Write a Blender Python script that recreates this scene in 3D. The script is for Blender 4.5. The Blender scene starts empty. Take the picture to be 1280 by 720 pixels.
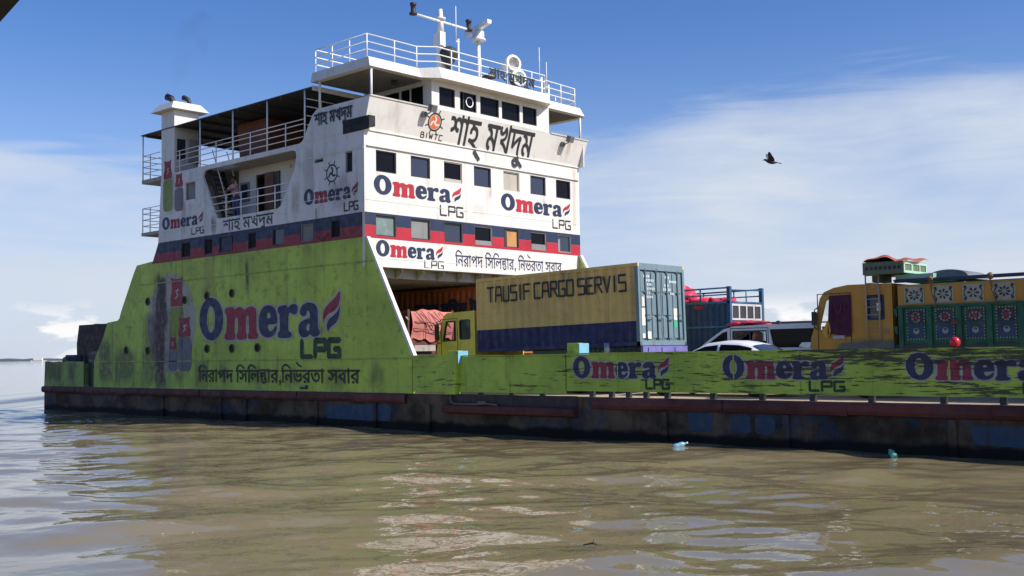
import bpy, bmesh, math, random
import numpy as np
from mathutils import Vector, Matrix, geometry
random.seed(7)
SC = bpy.context.scene
COL = SC.collection
R = math.radians

# ---------------------------------------------------------------- camera, sky, sun, exposure
cam_d = bpy.data.cameras.new('camera')
cam_d.sensor_width = 36.0
cam_d.lens = 38.265
cam_d.clip_start = 0.05
cam_d.clip_end = 30000
cam = bpy.data.objects.new('camera', cam_d)
COL.objects.link(cam)
SC.camera = cam
YAW, PITCH, ROLL = R(42.424), R(3.410), R(-0.901)
fw = Vector((-math.sin(YAW)*math.cos(PITCH), math.cos(YAW)*math.cos(PITCH), math.sin(PITCH)))
r0 = Vector((math.cos(YAW), math.sin(YAW), 0)); u0 = r0.cross(fw)
rt = r0*math.cos(ROLL) + u0*math.sin(ROLL)
up = u0*math.cos(ROLL) - r0*math.sin(ROLL)
M = Matrix((rt, up, -fw)).transposed().to_4x4()
M.translation = (0, 0, 2.5)
cam.matrix_world = M

SUN_EL, SUN_AZ = R(40), R(20)           # azimuth from +X towards +Y
sdir = Vector((math.cos(SUN_EL)*math.cos(SUN_AZ), math.cos(SUN_EL)*math.sin(SUN_AZ), math.sin(SUN_EL)))
sl = bpy.data.lights.new('sun', 'SUN'); sl.energy = 5.0; sl.angle = R(0.5); sl.color = (1.0, 0.955, 0.885)
so = bpy.data.objects.new('sun', sl); COL.objects.link(so)
so.rotation_euler = sdir.to_track_quat('Z', 'Y').to_euler()

W = bpy.data.worlds.new('World'); SC.world = W; W.use_nodes = True
def build_world():
    nt = W.node_tree; N = nt.nodes; L = nt.links
    bg = N['Background']; bg.inputs['Strength'].default_value = 0.116
    sky = N.new('ShaderNodeTexSky'); sky.sky_type = 'NISHITA'; sky.sun_disc = False
    sky.sun_elevation = SUN_EL; sky.sun_rotation = R(90) - SUN_AZ
    sky.air_density = 1.0; sky.dust_density = 0.6; sky.ozone_density = 2.0
    hs = N.new('ShaderNodeHueSaturation'); hs.inputs['Saturation'].default_value = 1.27; hs.inputs['Value'].default_value = 1.0
    tint = N.new('ShaderNodeMixRGB'); tint.blend_type = 'MULTIPLY'; tint.inputs[0].default_value = 1; tint.inputs[2].default_value = (1.02, .96, 1.12, 1)
    L.new(sky.outputs[0], tint.inputs[1]); L.new(tint.outputs[0], hs.inputs['Color'])
    tc = N.new('ShaderNodeTexCoord')
    sep = N.new('ShaderNodeSeparateXYZ'); L.new(tc.outputs['Generated'], sep.inputs[0])
    def math_(op, a, b=None, clamp=False):
        m = N.new('ShaderNodeMath'); m.operation = op; m.use_clamp = clamp
        for i, v in enumerate((a, b)):
            if v is None: continue
            if isinstance(v, (int, float)): m.inputs[i].default_value = v
            else: L.new(v, m.inputs[i])
        return m.outputs[0]
    # azimuth measure: +1 towards the bow side of the view (+X +Y), -1 towards the stern side
    az = math_('ADD', math_('MULTIPLY', sep.outputs[0], 0.74), math_('MULTIPLY', sep.outputs[1], 0.67))
    mp = N.new('ShaderNodeMapping'); mp.inputs['Scale'].default_value = (1.6, 1.6, 11.0); mp.inputs['Rotation'].default_value = (R(5), R(-4), 0)
    L.new(tc.outputs['Generated'], mp.inputs[0])
    n1 = N.new('ShaderNodeTexNoise'); n1.inputs['Scale'].default_value = 1.7; n1.inputs['Detail'].default_value = 7; n1.inputs['Roughness'].default_value = 0.52; n1.inputs['Distortion'].default_value = 0.6
    L.new(mp.outputs[0], n1.inputs['Vector'])
    mp2 = N.new('ShaderNodeMapping'); mp2.inputs['Scale'].default_value = (2.4, 2.4, 6.0); mp2.inputs['Location'].default_value = (3.1, 1.7, 0.4)
    L.new(tc.outputs['Generated'], mp2.inputs[0])
    n2 = N.new('ShaderNodeTexNoise'); n2.inputs['Scale'].default_value = 2.2; n2.inputs['Detail'].default_value = 6; n2.inputs['Roughness'].default_value = 0.5
    L.new(mp2.outputs[0], n2.inputs['Vector'])
    # height limit of the cloud sheet, rising a little to the right, with torn streaky edges
    lim = math_('ADD', 0.20, math_('MULTIPLY', az, 0.07))
    mps = N.new('ShaderNodeMapping'); mps.inputs['Scale'].default_value = (3.2, 3.2, 26.0); mps.inputs['Rotation'].default_value = (R(7), R(-7), 0)
    L.new(tc.outputs['Generated'], mps.inputs[0])
    ns = N.new('ShaderNodeTexNoise'); ns.inputs['Scale'].default_value = 2.2; ns.inputs['Detail'].default_value = 9; ns.inputs['Roughness'].default_value = 0.6; ns.inputs['Distortion'].default_value = 1.1
    L.new(mps.outputs[0], ns.inputs['Vector'])
    e = math_('ADD', sep.outputs[2], math_('MULTIPLY', math_('SUBTRACT', n1.outputs[0], 0.5), 0.17))
    e = math_('ADD', e, math_('MULTIPLY', math_('SUBTRACT', ns.outputs[0], 0.5), 0.07))
    d = math_('SUBTRACT', lim, e)
    edge = N.new('ShaderNodeMapRange'); edge.interpolation_type = 'SMOOTHSTEP'
    edge.inputs['From Min'].default_value = -0.02; edge.inputs['From Max'].default_value = 0.045
    L.new(d, edge.inputs['Value'])
    tex = N.new('ShaderNodeMapRange'); tex.inputs['From Min'].default_value = 0.33; tex.inputs['From Max'].default_value = 0.62
    tex.inputs['To Min'].default_value = 0.30; tex.inputs['To Max'].default_value = 1.0
    L.new(math_('ADD', math_('MULTIPLY', n2.outputs[0], 0.72), math_('MULTIPLY', ns.outputs[0], 0.28)), tex.inputs['Value'])
    mask = math_('MULTIPLY', edge.outputs[0], tex.outputs[0], True)
    # low puffs near the horizon
    mp3 = N.new('ShaderNodeMapping'); mp3.inputs['Scale'].default_value = (9, 9, 24)
    L.new(tc.outputs['Generated'], mp3.inputs[0])
    n3 = N.new('ShaderNodeTexNoise'); n3.inputs['Scale'].default_value = 2.0; n3.inputs['Detail'].default_value = 5
    L.new(mp3.outputs[0], n3.inputs['Vector'])
    pf = N.new('ShaderNodeMapRange'); pf.interpolation_type = 'SMOOTHSTEP'; pf.inputs['From Min'].default_value = 0.50; pf.inputs['From Max'].default_value = 0.60
    L.new(n3.outputs[0], pf.inputs['Value'])
    band = N.new('ShaderNodeMapRange'); band.interpolation_type = 'SMOOTHSTEP'; band.inputs['From Min'].default_value = 0.055; band.inputs['From Max'].default_value = 0.025
    L.new(sep.outputs[2], band.inputs['Value'])
    low = math_('MULTIPLY', math_('MULTIPLY', pf.outputs[0], band.outputs[0]), 0.95)
    # the clouds lie in this half of the sky; the other half is clear
    fr_ = N.new('ShaderNodeMapRange'); fr_.interpolation_type = 'SMOOTHSTEP'; fr_.inputs['From Min'].default_value = 0.05; fr_.inputs['From Max'].default_value = 0.55
    L.new(math_('ADD', math_('MULTIPLY', sep.outputs[0], -0.67), math_('MULTIPLY', sep.outputs[1], 0.74)), fr_.inputs['Value'])
    mask = math_('MULTIPLY', mask, fr_.outputs[0])
    # the whole lower sky is veiled with thin haze
    veil = N.new('ShaderNodeMapRange'); veil.interpolation_type = 'SMOOTHSTEP'; veil.inputs['From Min'].default_value = 0.30; veil.inputs['From Max'].default_value = 0.0
    veil.inputs['To Max'].default_value = 0.55
    L.new(sep.outputs[2], veil.inputs['Value'])
    mx0 = N.new('ShaderNodeMixRGB'); mx0.inputs[2].default_value = (3.6, 4.9, 7.2, 1)
    L.new(math_('MULTIPLY', veil.outputs[0], math_('ADD', 0.25, math_('MULTIPLY', fr_.outputs[0], 0.75))), mx0.inputs[0]); L.new(hs.outputs[0], mx0.inputs[1])
    mx = N.new('ShaderNodeMixRGB'); mx.inputs[2].default_value = (5.2, 5.75, 6.6, 1)
    L.new(mask, mx.inputs[0]); L.new(mx0.outputs[0], mx.inputs[1])
    mx2 = N.new('ShaderNodeMixRGB'); mx2.inputs[2].default_value = (8.0, 7.9, 7.9, 1)
    L.new(low, mx2.inputs[0]); L.new(mx.outputs[0], mx2.inputs[1]); L.new(mx2.outputs[0], bg.inputs['Color'])
build_world()
SC.view_settings.view_transform = 'Standard'
SC.view_settings.look = 'None'
SC.view_settings.exposure = 0.12
SC.view_settings.gamma = 1.0
SC.view_settings.use_curve_mapping = False
SC.cycles.max_bounces = 8

# ---------------------------------------------------------------- mesh helpers
class MB:
    """collects shapes for ONE mesh object"""
    def __init__(s): s.v = []; s.f = []; s.m = []; s.k = 0; s.sm = []; s.smooth = False
    def add(s, vs, fs):
        b = len(s.v); s.v += [tuple(v) for v in vs]
        for f in fs: s.f.append(tuple(b+i for i in f)); s.m.append(s.k); s.sm.append(s.smooth)
        return s
    def box(s, x0, x1, y0, y1, z0, z1):
        v = [(x, y, z) for z in (z0, z1) for y in (y0, y1) for x in (x0, x1)]
        return s.add(v, [(0,2,3,1),(4,5,7,6),(0,1,5,4),(2,6,7,3),(0,4,6,2),(1,3,7,5)])
    def hexa(s, b, t):   # bottom quad and top quad, same order (ccw from above)
        return s.add(list(b)+list(t), [(3,2,1,0),(4,5,6,7),(0,1,5,4),(1,2,6,5),(2,3,7,6),(3,0,4,7)])
    def tube(s, pts, r, n=7, cap=True):
        pts = [Vector(p) for p in pts]; k = len(pts); rs = r if isinstance(r, (list, tuple)) else [r]*k
        vs = []; old = s.smooth; s.smooth = True
        t0 = (pts[1]-pts[0]).normalized(); a = t0.orthogonal().normalized()
        for i, p in enumerate(pts):
            t = ((pts[min(i+1, k-1)]-p).normalized() + (p-pts[max(i-1, 0)]).normalized())
            t = t.normalized() if t.length > 1e-6 else t0
            a = (a - t*a.dot(t)); a = a.normalized() if a.length > 1e-6 else t.orthogonal().normalized()
            b = t.cross(a)
            for j in range(n):
                q = 2*math.pi*j/n; vs.append(p + (a*math.cos(q)+b*math.sin(q))*rs[i])
        fs = [(i*n+j, i*n+(j+1) % n, (i+1)*n+(j+1) % n, (i+1)*n+j) for i in range(k-1) for j in range(n)]
        s.add(vs, fs); s.smooth = False
        if cap: s.add(vs[:n], [tuple(range(n))[::-1]]); s.add(vs[-n:], [tuple(range(n))])
        s.smooth = old
        return s
    def lathe(s, c, prof, axis='z', n=20):   # prof: (radius, height)
        vs = []; old = s.smooth; s.smooth = True; c = Vector(c)
        for r, h in prof:
            for j in range(n):
                q = 2*math.pi*j/n; a, b = r*math.cos(q), r*math.sin(q)
                vs.append(c + Vector({'z': (a, b, h), 'y': (b, h, a), 'x': (h, a, b)}[axis]))
        fs = [(i*n+j, i*n+(j+1) % n, (i+1)*n+(j+1) % n, (i+1)*n+j) for i in range(len(prof)-1) for j in range(n)]
        s.add(vs, fs); s.smooth = old
        return s
    def prism(s, poly, axis, a, b):   # poly in the two other axes, extruded a..b along axis
        f = {'y': lambda p, h: (p[0], h, p[1]), 'x': lambda p, h: (h, p[0], p[1]), 'z': lambda p, h: (p[0], p[1], h)}[axis]
        n = len(poly); vs = [f(p, a) for p in poly] + [f(p, b) for p in poly]
        tris = geometry.tessellate_polygon([[Vector((p[0], p[1], 0)) for p in poly]])
        fs = [tuple(t) for t in tris] + [tuple(i+n for i in t[::-1]) for t in tris]
        fs += [(i, (i+1) % n, n+(i+1) % n, n+i) for i in range(n)]
        return s.add(vs, fs)
    def blob(s, c, r, seed=0, n=10, amp=.15):
        rnd = random.Random(seed); ph = [(rnd.uniform(1, 4), rnd.uniform(1, 4), rnd.uniform(0, 6), rnd.uniform(0, 6)) for _ in range(5)]
        vs = []; fs = []; old = s.smooth; s.smooth = True
        for i in range(n+1):
            t = math.pi*i/n
            for j in range(2*n):
                q = math.pi*j/n; k = 1+amp*sum(math.sin(a*t*2+c_)*math.cos(round(b)*q+d) for a, b, c_, d in ph)/2
                vs.append((c[0]+r[0]*k*math.sin(t)*math.cos(q), c[1]+r[1]*k*math.sin(t)*math.sin(q), c[2]+r[2]*k*math.cos(t)))
        m = 2*n
        for i in range(n):
            for j in range(m): fs.append((i*m+j, (i+1)*m+j, (i+1)*m+(j+1) % m, i*m+(j+1) % m))
        s.add(vs, fs); s.smooth = old
        return s
    def build(s, name, mats, parent=None, bevel=0, label=None):
        off = Vector((0, 0, 0))
        if parent is not None:
            off = world_loc(parent)
        me = bpy.data.meshes.new(name)
        me.from_pydata([tuple(Vector(v)-off) for v in s.v], [], s.f)
        if not isinstance(mats, (list, tuple)): mats = [mats]
        for m in mats: me.materials.append(m)
        me.polygons.foreach_set('material_index', s.m)
        me.polygons.foreach_set('use_smooth', s.sm)
        bm = bmesh.new(); bm.from_mesh(me)
        bmesh.ops.remove_doubles(bm, verts=bm.verts, dist=1e-5)
        bmesh.ops.recalc_face_normals(bm, faces=bm.faces); bm.to_mesh(me); bm.free()
        o = bpy.data.objects.new(name, me); COL.objects.link(o)
        if parent is not None: o.parent = parent
        if bevel:
            b = o.modifiers.new('bevel', 'BEVEL'); b.width = bevel; b.segments = 2; b.limit_method = 'ANGLE'; b.angle_limit = R(35)
        if label: o['label'] = label
        return o
def world_loc(o):
    p = Vector(o.location)
    while o.parent: o = o.parent; p += Vector(o.location)
    return p
def thing(name, label, cat, loc, group=None):
    o = bpy.data.objects.new(name, None); COL.objects.link(o); o.location = loc; o.empty_display_size = .3
    return tag(o, label, cat, group)
def tag(o, label, cat, group=None):
    o['label'] = label; o['category'] = cat
    if group: o['group'] = group
    return o
def recentre(o, p):
    """put a one-mesh thing's origin at p"""
    p = Vector(p); o.data.transform(Matrix.Translation(-p)); o.location = p; return o
def copy_tree(o, parent=None):
    c = o.copy(); COL.objects.link(c)
    if parent is not None: c.parent = parent
    for ch in list(o.children): copy_tree(ch, c)
    return c

# ---- flat shapes with holes, lettering
def fill(groups):
    """groups: list of (contours, rule); returns 2D verts and triangles of their union"""
    vs = []; es = []; segs = []
    for cs, rule in groups:
        sg = []
        for c in cs:
            b = len(vs); n = len(c); vs += [Vector((float(p[0]), float(p[1]))) for p in c]
            es += [(b+i, b+(i+1) % n) for i in range(n)]
            a = np.array(c, float); sg.append(np.hstack([a, np.roll(a, -1, axis=0)]))
        segs.append((np.vstack(sg), rule))
    r = geometry.delaunay_2d_cdt(vs, es, [], 0, 1e-5)
    P = np.array([(v.x, v.y) for v in r[0]]); T = np.array([f for f in r[2]])
    C = P[T].mean(axis=1); keep = np.zeros(len(T), bool)
    for S, rule in segs:
        x0, y0, x1, y1 = S.T; up_ = y1 > y0
        cy = C[:, 1:2]; cx = C[:, 0:1]
        cr = ((y0 > cy) != (y1 > cy))
        with np.errstate(divide='ignore', invalid='ignore'):
            xi = x0 + (cy-y0)*(x1-x0)/np.where(y1 == y0, 1e-12, y1-y0)
        hit = cr & (xi > cx)
        if rule == 'odd': keep |= (hit.sum(1) % 2) == 1
        else: keep |= (np.where(hit, np.where(up_, 1, -1), 0).sum(1) != 0)
    return P, T[keep]
def capsules(contours, r, closed=True, n=8):
    out = []
    for c in contours:
        m = len(c)
        for i in range(m if closed else m-1):
            a = np.array(c[i], float); b = np.array(c[(i+1) % m], float); d = b-a; L_ = np.hypot(*d)
            if L_ < 1e-6: continue
            t = math.atan2(d[1], d[0]); h = n//2
            out.append([(b[0]+r*math.cos(t-math.pi/2+math.pi*k/h), b[1]+r*math.sin(t-math.pi/2+math.pi*k/h)) for k in range(h+1)] +
                       [(a[0]+r*math.cos(t+math.pi/2+math.pi*k/h), a[1]+r*math.sin(t+math.pi/2+math.pi*k/h)) for k in range(h+1)])
    return out
class Frame:
    def __init__(s, o, u, v): s.o = Vector(o); s.u = Vector(u).normalized(); s.v = Vector(v).normalized(); s.n = s.u.cross(s.v).normalized()
    def p(s, a, b, h=0): return s.o + s.u*float(a) + s.v*float(b) + s.n*float(h)
    def flat(s, mb, groups, h):
        P, T = fill(groups)
        mb.add([s.p(a, b, h) for a, b in P], [tuple(int(i) for i in t) for t in T]); return mb
    def plate(s, mb, contours, h, t):
        """outer contour and holes (even-odd), front at height h, thickness t behind it"""
        P, T = fill([(contours, 'odd')])
        T = [tuple(int(i) for i in t_) for t_ in T]
        n = len(P)
        mb.add([s.p(a, b, h) for a, b in P] + [s.p(a, b, h-t) for a, b in P], T + [tuple(i+n for i in f[::-1]) for f in T])
        for c in contours:
            k = len(c)
            mb.add([s.p(a, b, h) for a, b in c] + [s.p(a, b, h-t) for a, b in c], [(i, (i+1) % k, k+(i+1) % k, k+i) for i in range(k)])
        return mb
    def block(s, mb, a0, a1, b0, b1, h0, h1):
        q = [(a0, b0), (a1, b0), (a1, b1), (a0, b1)]
        mb.hexa([s.p(a, b, h0) for a, b in q], [s.p(a, b, h1) for a, b in q]); return mb
def rect(a0, a1, b0, b1): return [(a0, b0), (a1, b0), (a1, b1), (a0, b1)]
def circ(a, b, r, n=20, ry=None): return [(a+r*math.cos(2*math.pi*i/n), b+(ry or r)*math.sin(2*math.pi*i/n)) for i in range(n)]
def rounded(a0, a1, b0, b1, r, n=4):
    out = []
    for cx, cy, q in ((a1-r, b1-r, 0), (a0+r, b1-r, 1), (a0+r, b0+r, 2), (a1-r, b0+r, 3)):
        out += [(cx+r*math.cos(math.pi/2*(q+k/n)), cy+r*math.sin(math.pi/2*(q+k/n))) for k in range(n+1)]
    return out
_txt = {}
def glyph(s):
    """contours of a run of characters in Blender's built-in lettering"""
    if s in _txt: return _txt[s]
    c = bpy.data.curves.new('t', 'FONT'); c.body = s; c.resolution_u = 3
    o = bpy.data.objects.new('t', c); COL.objects.link(o)
    dg = bpy.context.evaluated_depsgraph_get()
    k = o.evaluated_get(dg).to_curve(dg); out = []
    for sp in k.splines:
        bp = sp.bezier_points; n = len(bp); pts = []
        for i in range(n):
            a, b = bp[i], bp[(i+1) % n]
            straight = a.handle_right_type == 'VECTOR' and b.handle_left_type == 'VECTOR'
            q = geometry.interpolate_bezier(a.co, a.handle_right, b.handle_left, b.co, 2 if straight else 4)
            pts += [(p.x, p.y) for p in q[:-1]]
        pp = [pts[0]]
        for p in pts[1:]:
            if abs(p[0]-pp[-1][0])+abs(p[1]-pp[-1][1]) > 1e-4: pp.append(p)
        if len(pp) > 2: out.append(pp)
    o.to_curve_clear()
    bpy.data.objects.remove(o); bpy.data.curves.remove(c)
    _txt[s] = out
    return out
def xform(cs, dx, dy, sx=1, sy=None):
    sy = sx if sy is None else sy
    return [[(x*sx+dx, y*sy+dy) for x, y in c] for c in cs]
def bengali(parts):
    """parts: strings in visual order, ('stack', a, b) for a conjunct, ('reph', a) for a letter under a reph"""
    x = 0; out = []
    for p in parts:
        if p == ' ': x += .28; continue
        if p == ',': out += xform(glyph(','), x+.05, 0); x += .25; continue
        if isinstance(p, str): cs = glyph(p); out += xform(cs, x, 0); w = max(q[0] for c in cs for q in c)
        elif p[0] == 'stack':
            a, b = glyph(p[1]), glyph(p[2])
            wa = .62*max(q[0] for c in a for q in c); wb = .62*max(q[0] for c in b for q in c); w = max(wa, .18+wb)
            w = .62; out += capsules([[(x, .615), (x+w, .615)], [(x+.42, .61), (x+.42, .32)], [(x+.42, .50), (x+.20, .44)], [(x+.20, .44), (x+.13, .38), (x+.10, .45), (x+.16, .50), (x+.20, .44)], [(x+.10, .31), (x+.44, .31)], [(x+.16, .31), (x+.16, .14), (x+.24, .01), (x+.38, -.03), (x+.50, .05), (x+.51, .17), (x+.42, .22), (x+.36, .15)]], .036, False)
        else:
            a = glyph(p[1]); out += xform(a, x, 0); w = max(q[0] for c in a for q in c)
            out += capsules([[(x+w*.42, .98), (x+w*.60, .86), (x+w*.86, .80)]], .032, False)
        x += w - .01
    return out
def fitted(cs, a0, a1, b0, b1):
    xs = [q[0] for c in cs for q in c]; ys = [q[1] for c in cs for q in c]
    sx = (a1-a0)/(max(xs)-min(xs)); sy = (b1-b0)/(max(ys)-min(ys))
    return [[((x-min(xs))*sx+a0, (y-min(ys))*sy+b0) for x, y in c] for c in cs]
# hand-lettered block capitals: strokes in a 1 x 1.4 cell
BLK = {'T': [[(0,1.4),(1,1.4)],[(.5,1.4),(.5,0)]], 'A': [[(0,0),(.12,1.4),(.88,1.4),(1,0)],[(.06,.6),(.94,.6)]], 'U': [[(0,1.4),(0,0),(.85,0),(.85,1.4)]],
       'S': [[(.9,1.4),(0,1.4),(0,.75),(.9,.75),(.9,0),(0,0)]], 'I': [[(.3,0),(.3,1.4)]], 'F': [[(0,0),(0,1.4),(.9,1.4)],[(0,.75),(.75,.75)]],
       'C': [[(.9,1.4),(0,1.4),(0,0),(.9,0)]], 'R': [[(0,0),(0,1.4),(.85,1.4),(.85,.75),(0,.75)],[(.4,.75),(.95,0)]], 'G': [[(.9,1.4),(0,1.4),(0,0),(.9,0),(.9,.65),(.5,.65)]],
       'O': [[(0,0),(0,1.4),(.9,1.4),(.9,0),(0,0)]], 'E': [[(.9,1.4),(0,1.4),(0,0),(.9,0)],[(0,.72),(.75,.72)]], 'V': [[(0,1.4),(.45,0),(.9,1.4)]],
       'L': [[(0,1.4),(0,0),(.85,0)]], 'P': [[(0,0),(0,1.4),(.9,1.4),(.9,.65),(0,.65)]], 'B': [[(0,0),(0,1.4),(.75,1.4),(.75,.75),(.9,.65),(.9,0),(0,0)],[(0,.75),(.75,.75)]],
       'W': [[(0,1.4),(.25,0),(.5,1.1),(.75,0),(1,1.4)]]}
def block_text(s, a0, a1, b0, b1, w, gap=.45, space=.55):
    x = 0; st = []
    for ch in s:
        if ch == ' ': x += space; continue
        wd = {'I': .6, 'W': 1.05, 'T': 1.0, 'A': 1.0}.get(ch, .9)
        st += [[(px+x, py) for px, py in l] for l in BLK[ch]]; x += wd+gap
    x -= gap
    st = [[(a0+px/x*(a1-a0), b0+py/1.4*(b1-b0)) for px, py in l] for l in st]
    return capsules(st, w, False, 4)
LOGO={'O':[[(.19,.483),(.188,.374),(.181,.27),(.17,.178),(.155,.102),(.137,.045),(.117,.01),(.096,.0),(.075,.015),(.055,.054),(.037,.116),(.021,.198),(.01,.295),(.002,.403),(.0,.516),(.002,.629),(.01,.734),(.021,.828),(.036,.904),(.055,.96),(.075,.993),(.096,1.0),(.117,.982),(.137,.941),(.155,.877),(.17,.795),(.181,.699),(.188,.593)],[(.126,.486),(.125,.417),(.123,.352),(.119,.294),(.114,.246),(.108,.21),(.101,.188),(.093,.181),(.086,.189),(.079,.213),(.073,.251),(.068,.301),(.064,.361),(.061,.428),(.061,.497),(.061,.567),(.064,.632),(.068,.691),(.073,.739),(.079,.775),(.086,.797),(.093,.803),(.101,.793),(.107,.769),(.114,.731),(.119,.68),(.123,.621),(.125,.555)]],'m':[[(.216,.739),(.254,.751),(.27,.739),(.272,.695),(.279,.691),(.293,.724),(.305,.735),(.323,.729),(.334,.711),(.346,.669),(.355,.667),(.366,.701),(.378,.718),(.399,.73),(.412,.723),(.427,.695),(.434,.66),(.437,.596),(.438,.479),(.438,.244),(.44,.145),(.448,.128),(.451,.095),(.449,.026),(.433,-.001),(.392,-.001),(.376,.027),(.375,.099),(.377,.135),(.382,.152),(.384,.232),(.383,.42),(.381,.503),(.376,.526),(.372,.527),(.366,.505),(.363,.422),(.361,.232),(.362,.15),(.367,.129),(.368,.093),(.367,.023),(.35,-.004),(.31,-.004),(.294,.024),(.293,.097),(.295,.133),(.3,.151),(.302,.224),(.302,.393),(.299,.47),(.295,.499),(.29,.505),(.283,.492),(.279,.416),(.276,.233),(.276,.154),(.282,.135),(.283,.098),(.282,.022),(.264,-.005),(.219,-.001),(.201,.03),(.201,.104),(.204,.14),(.212,.155),(.215,.25),(.217,.476),(.214,.576),(.205,.606),(.201,.643),(.201,.708)]],'e':[[(.581,.209),(.577,.154),(.573,.121),(.567,.091),(.561,.07),(.551,.048),(.544,.036),(.536,.027),(.529,.023),(.518,.021),(.51,.024),(.502,.032),(.495,.043),(.484,.064),(.478,.083),(.472,.108),(.467,.136),(.462,.18),(.459,.214),(.457,.254),(.456,.293),(.455,.352),(.455,.393),(.456,.44),(.458,.482),(.462,.541),(.465,.578),(.47,.615),(.474,.642),(.482,.676),(.489,.695),(.496,.711),(.503,.72),(.514,.728),(.522,.729),(.53,.727),(.538,.72),(.548,.705),(.555,.691),(.562,.672),(.567,.65),(.573,.614),(.577,.586),(.58,.551),(.582,.517),(.584,.464),(.586,.43),(.586,.397),(.586,.372),(.586,.341),(.582,.325),(.574,.313),(.562,.309),(.54,.31),(.528,.305),(.52,.293),(.518,.276),(.519,.243),(.521,.223),(.523,.203),(.526,.189),(.531,.173),(.534,.165),(.539,.162),(.543,.165),(.55,.176),(.554,.185),(.558,.2),(.562,.216),(.566,.242),(.569,.256),(.573,.267),(.576,.27),(.58,.27),(.582,.261),(.582,.239)],[(.513,.478),(.514,.508),(.515,.526),(.517,.542),(.519,.553),(.522,.565),(.525,.569),(.528,.569),(.53,.563),(.534,.55),(.536,.539),(.537,.522),(.538,.504),(.539,.474),(.538,.458),(.535,.447),(.53,.443),(.522,.444),(.517,.45),(.514,.462)]],'r':[[(.61,.699),(.63,.707),(.641,.707),(.649,.7),(.653,.687),(.655,.662),(.657,.651),(.66,.65),(.664,.66),(.671,.684),(.675,.698),(.681,.709),(.686,.716),(.694,.721),(.699,.722),(.704,.718),(.709,.71),(.716,.694),(.719,.679),(.722,.657),(.723,.632),(.724,.591),(.723,.566),(.721,.542),(.719,.526),(.714,.508),(.71,.499),(.705,.494),(.701,.495),(.693,.501),(.688,.506),(.684,.514),(.681,.522),(.677,.535),(.675,.539),(.672,.536),(.669,.528),(.665,.51),(.663,.482),(.661,.432),(.66,.37),(.659,.261),(.66,.2),(.663,.153),(.667,.131),(.675,.122),(.679,.111),(.682,.093),(.682,.072),(.682,.036),(.677,.016),(.665,.002),(.649,-.003),(.62,-.002),(.604,.004),(.593,.02),(.588,.04),(.589,.078),(.589,.1),(.591,.118),(.594,.129),(.598,.137),(.6,.159),(.602,.208),(.603,.272),(.603,.389),(.602,.454),(.6,.504),(.598,.527),(.593,.538),(.591,.551),(.589,.572),(.588,.598),(.588,.642),(.591,.668),(.599,.688)]],'a':[[(.744,.627),(.751,.662),(.756,.682),(.763,.701),(.77,.712),(.781,.724),(.789,.729),(.798,.728),(.807,.724),(.819,.711),(.827,.7),(.835,.683),(.84,.665),(.846,.635),(.85,.598),(.853,.531),(.854,.451),(.854,.312),(.855,.233),(.857,.173),(.86,.144),(.865,.129),(.867,.117),(.867,.101),(.866,.085),(.864,.06),(.861,.044),(.857,.03),(.853,.02),(.847,.009),(.842,.004),(.837,.001),(.832,.003),(.825,.008),(.821,.014),(.816,.022),(.813,.032),(.81,.048),(.807,.053),(.803,.052),(.799,.045),(.793,.027),(.788,.016),(.782,.007),(.776,.002),(.766,-.003),(.759,-.003),(.753,.003),(.748,.013),(.741,.033),(.737,.05),(.734,.073),(.731,.097),(.729,.136),(.728,.163),(.728,.193),(.729,.22),(.731,.258),(.734,.282),(.739,.306),(.744,.324),(.754,.346),(.761,.36),(.769,.371),(.777,.379),(.79,.386),(.796,.396),(.801,.414),(.803,.436),(.802,.474),(.802,.497),(.8,.518),(.799,.532),(.796,.546),(.794,.553),(.792,.556),(.789,.553),(.786,.544),(.784,.536),(.783,.524),(.782,.511),(.782,.49),(.78,.476),(.778,.464),(.774,.455),(.767,.444),(.763,.441),(.757,.444),(.753,.452),(.746,.47),(.742,.485),(.739,.504),(.738,.524),(.737,.555),(.738,.578),(.741,.604)],[(.796,.288),(.791,.28),(.788,.273),(.785,.26),(.783,.246),(.78,.223),(.779,.207),(.779,.189),(.78,.174),(.783,.152),(.786,.141),(.788,.134),(.791,.132),(.796,.137),(.798,.146),(.8,.167),(.801,.194),(.801,.243),(.801,.268),(.799,.284)]],'fr':[[(.995,.882),(.994,.822),(.993,.782),(.991,.739),(.989,.704),(.985,.655),(.982,.624),(.977,.593),(.971,.569),(.962,.54),(.956,.522),(.948,.505),(.941,.494),(.931,.481),(.924,.469),(.917,.453),(.912,.436),(.905,.408),(.9,.387),(.896,.361),(.894,.337),(.891,.3),(.889,.29),(.888,.302),(.887,.334),(.886,.402),(.886,.447),(.889,.492),(.892,.529),(.899,.577),(.905,.609),(.914,.645),(.923,.676),(.939,.719),(.95,.751),(.961,.791),(.97,.828),(.982,.885),(.989,.907),(.993,.906)]],'fb':[[(.991,.554),(.988,.476),(.986,.427),(.983,.381),(.979,.348),(.973,.309),(.968,.284),(.962,.26),(.955,.242),(.945,.22),(.938,.203),(.932,.18),(.927,.156),(.921,.118),(.918,.106),(.915,.112),(.913,.136),(.911,.19),(.911,.224),(.912,.259),(.914,.286),(.918,.32),(.922,.343),(.927,.366),(.934,.384),(.944,.407),(.951,.424),(.958,.443),(.963,.461),(.971,.486),(.975,.506),(.98,.531),(.984,.557),(.988,.596),(.99,.606),(.991,.591)]]}
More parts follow.
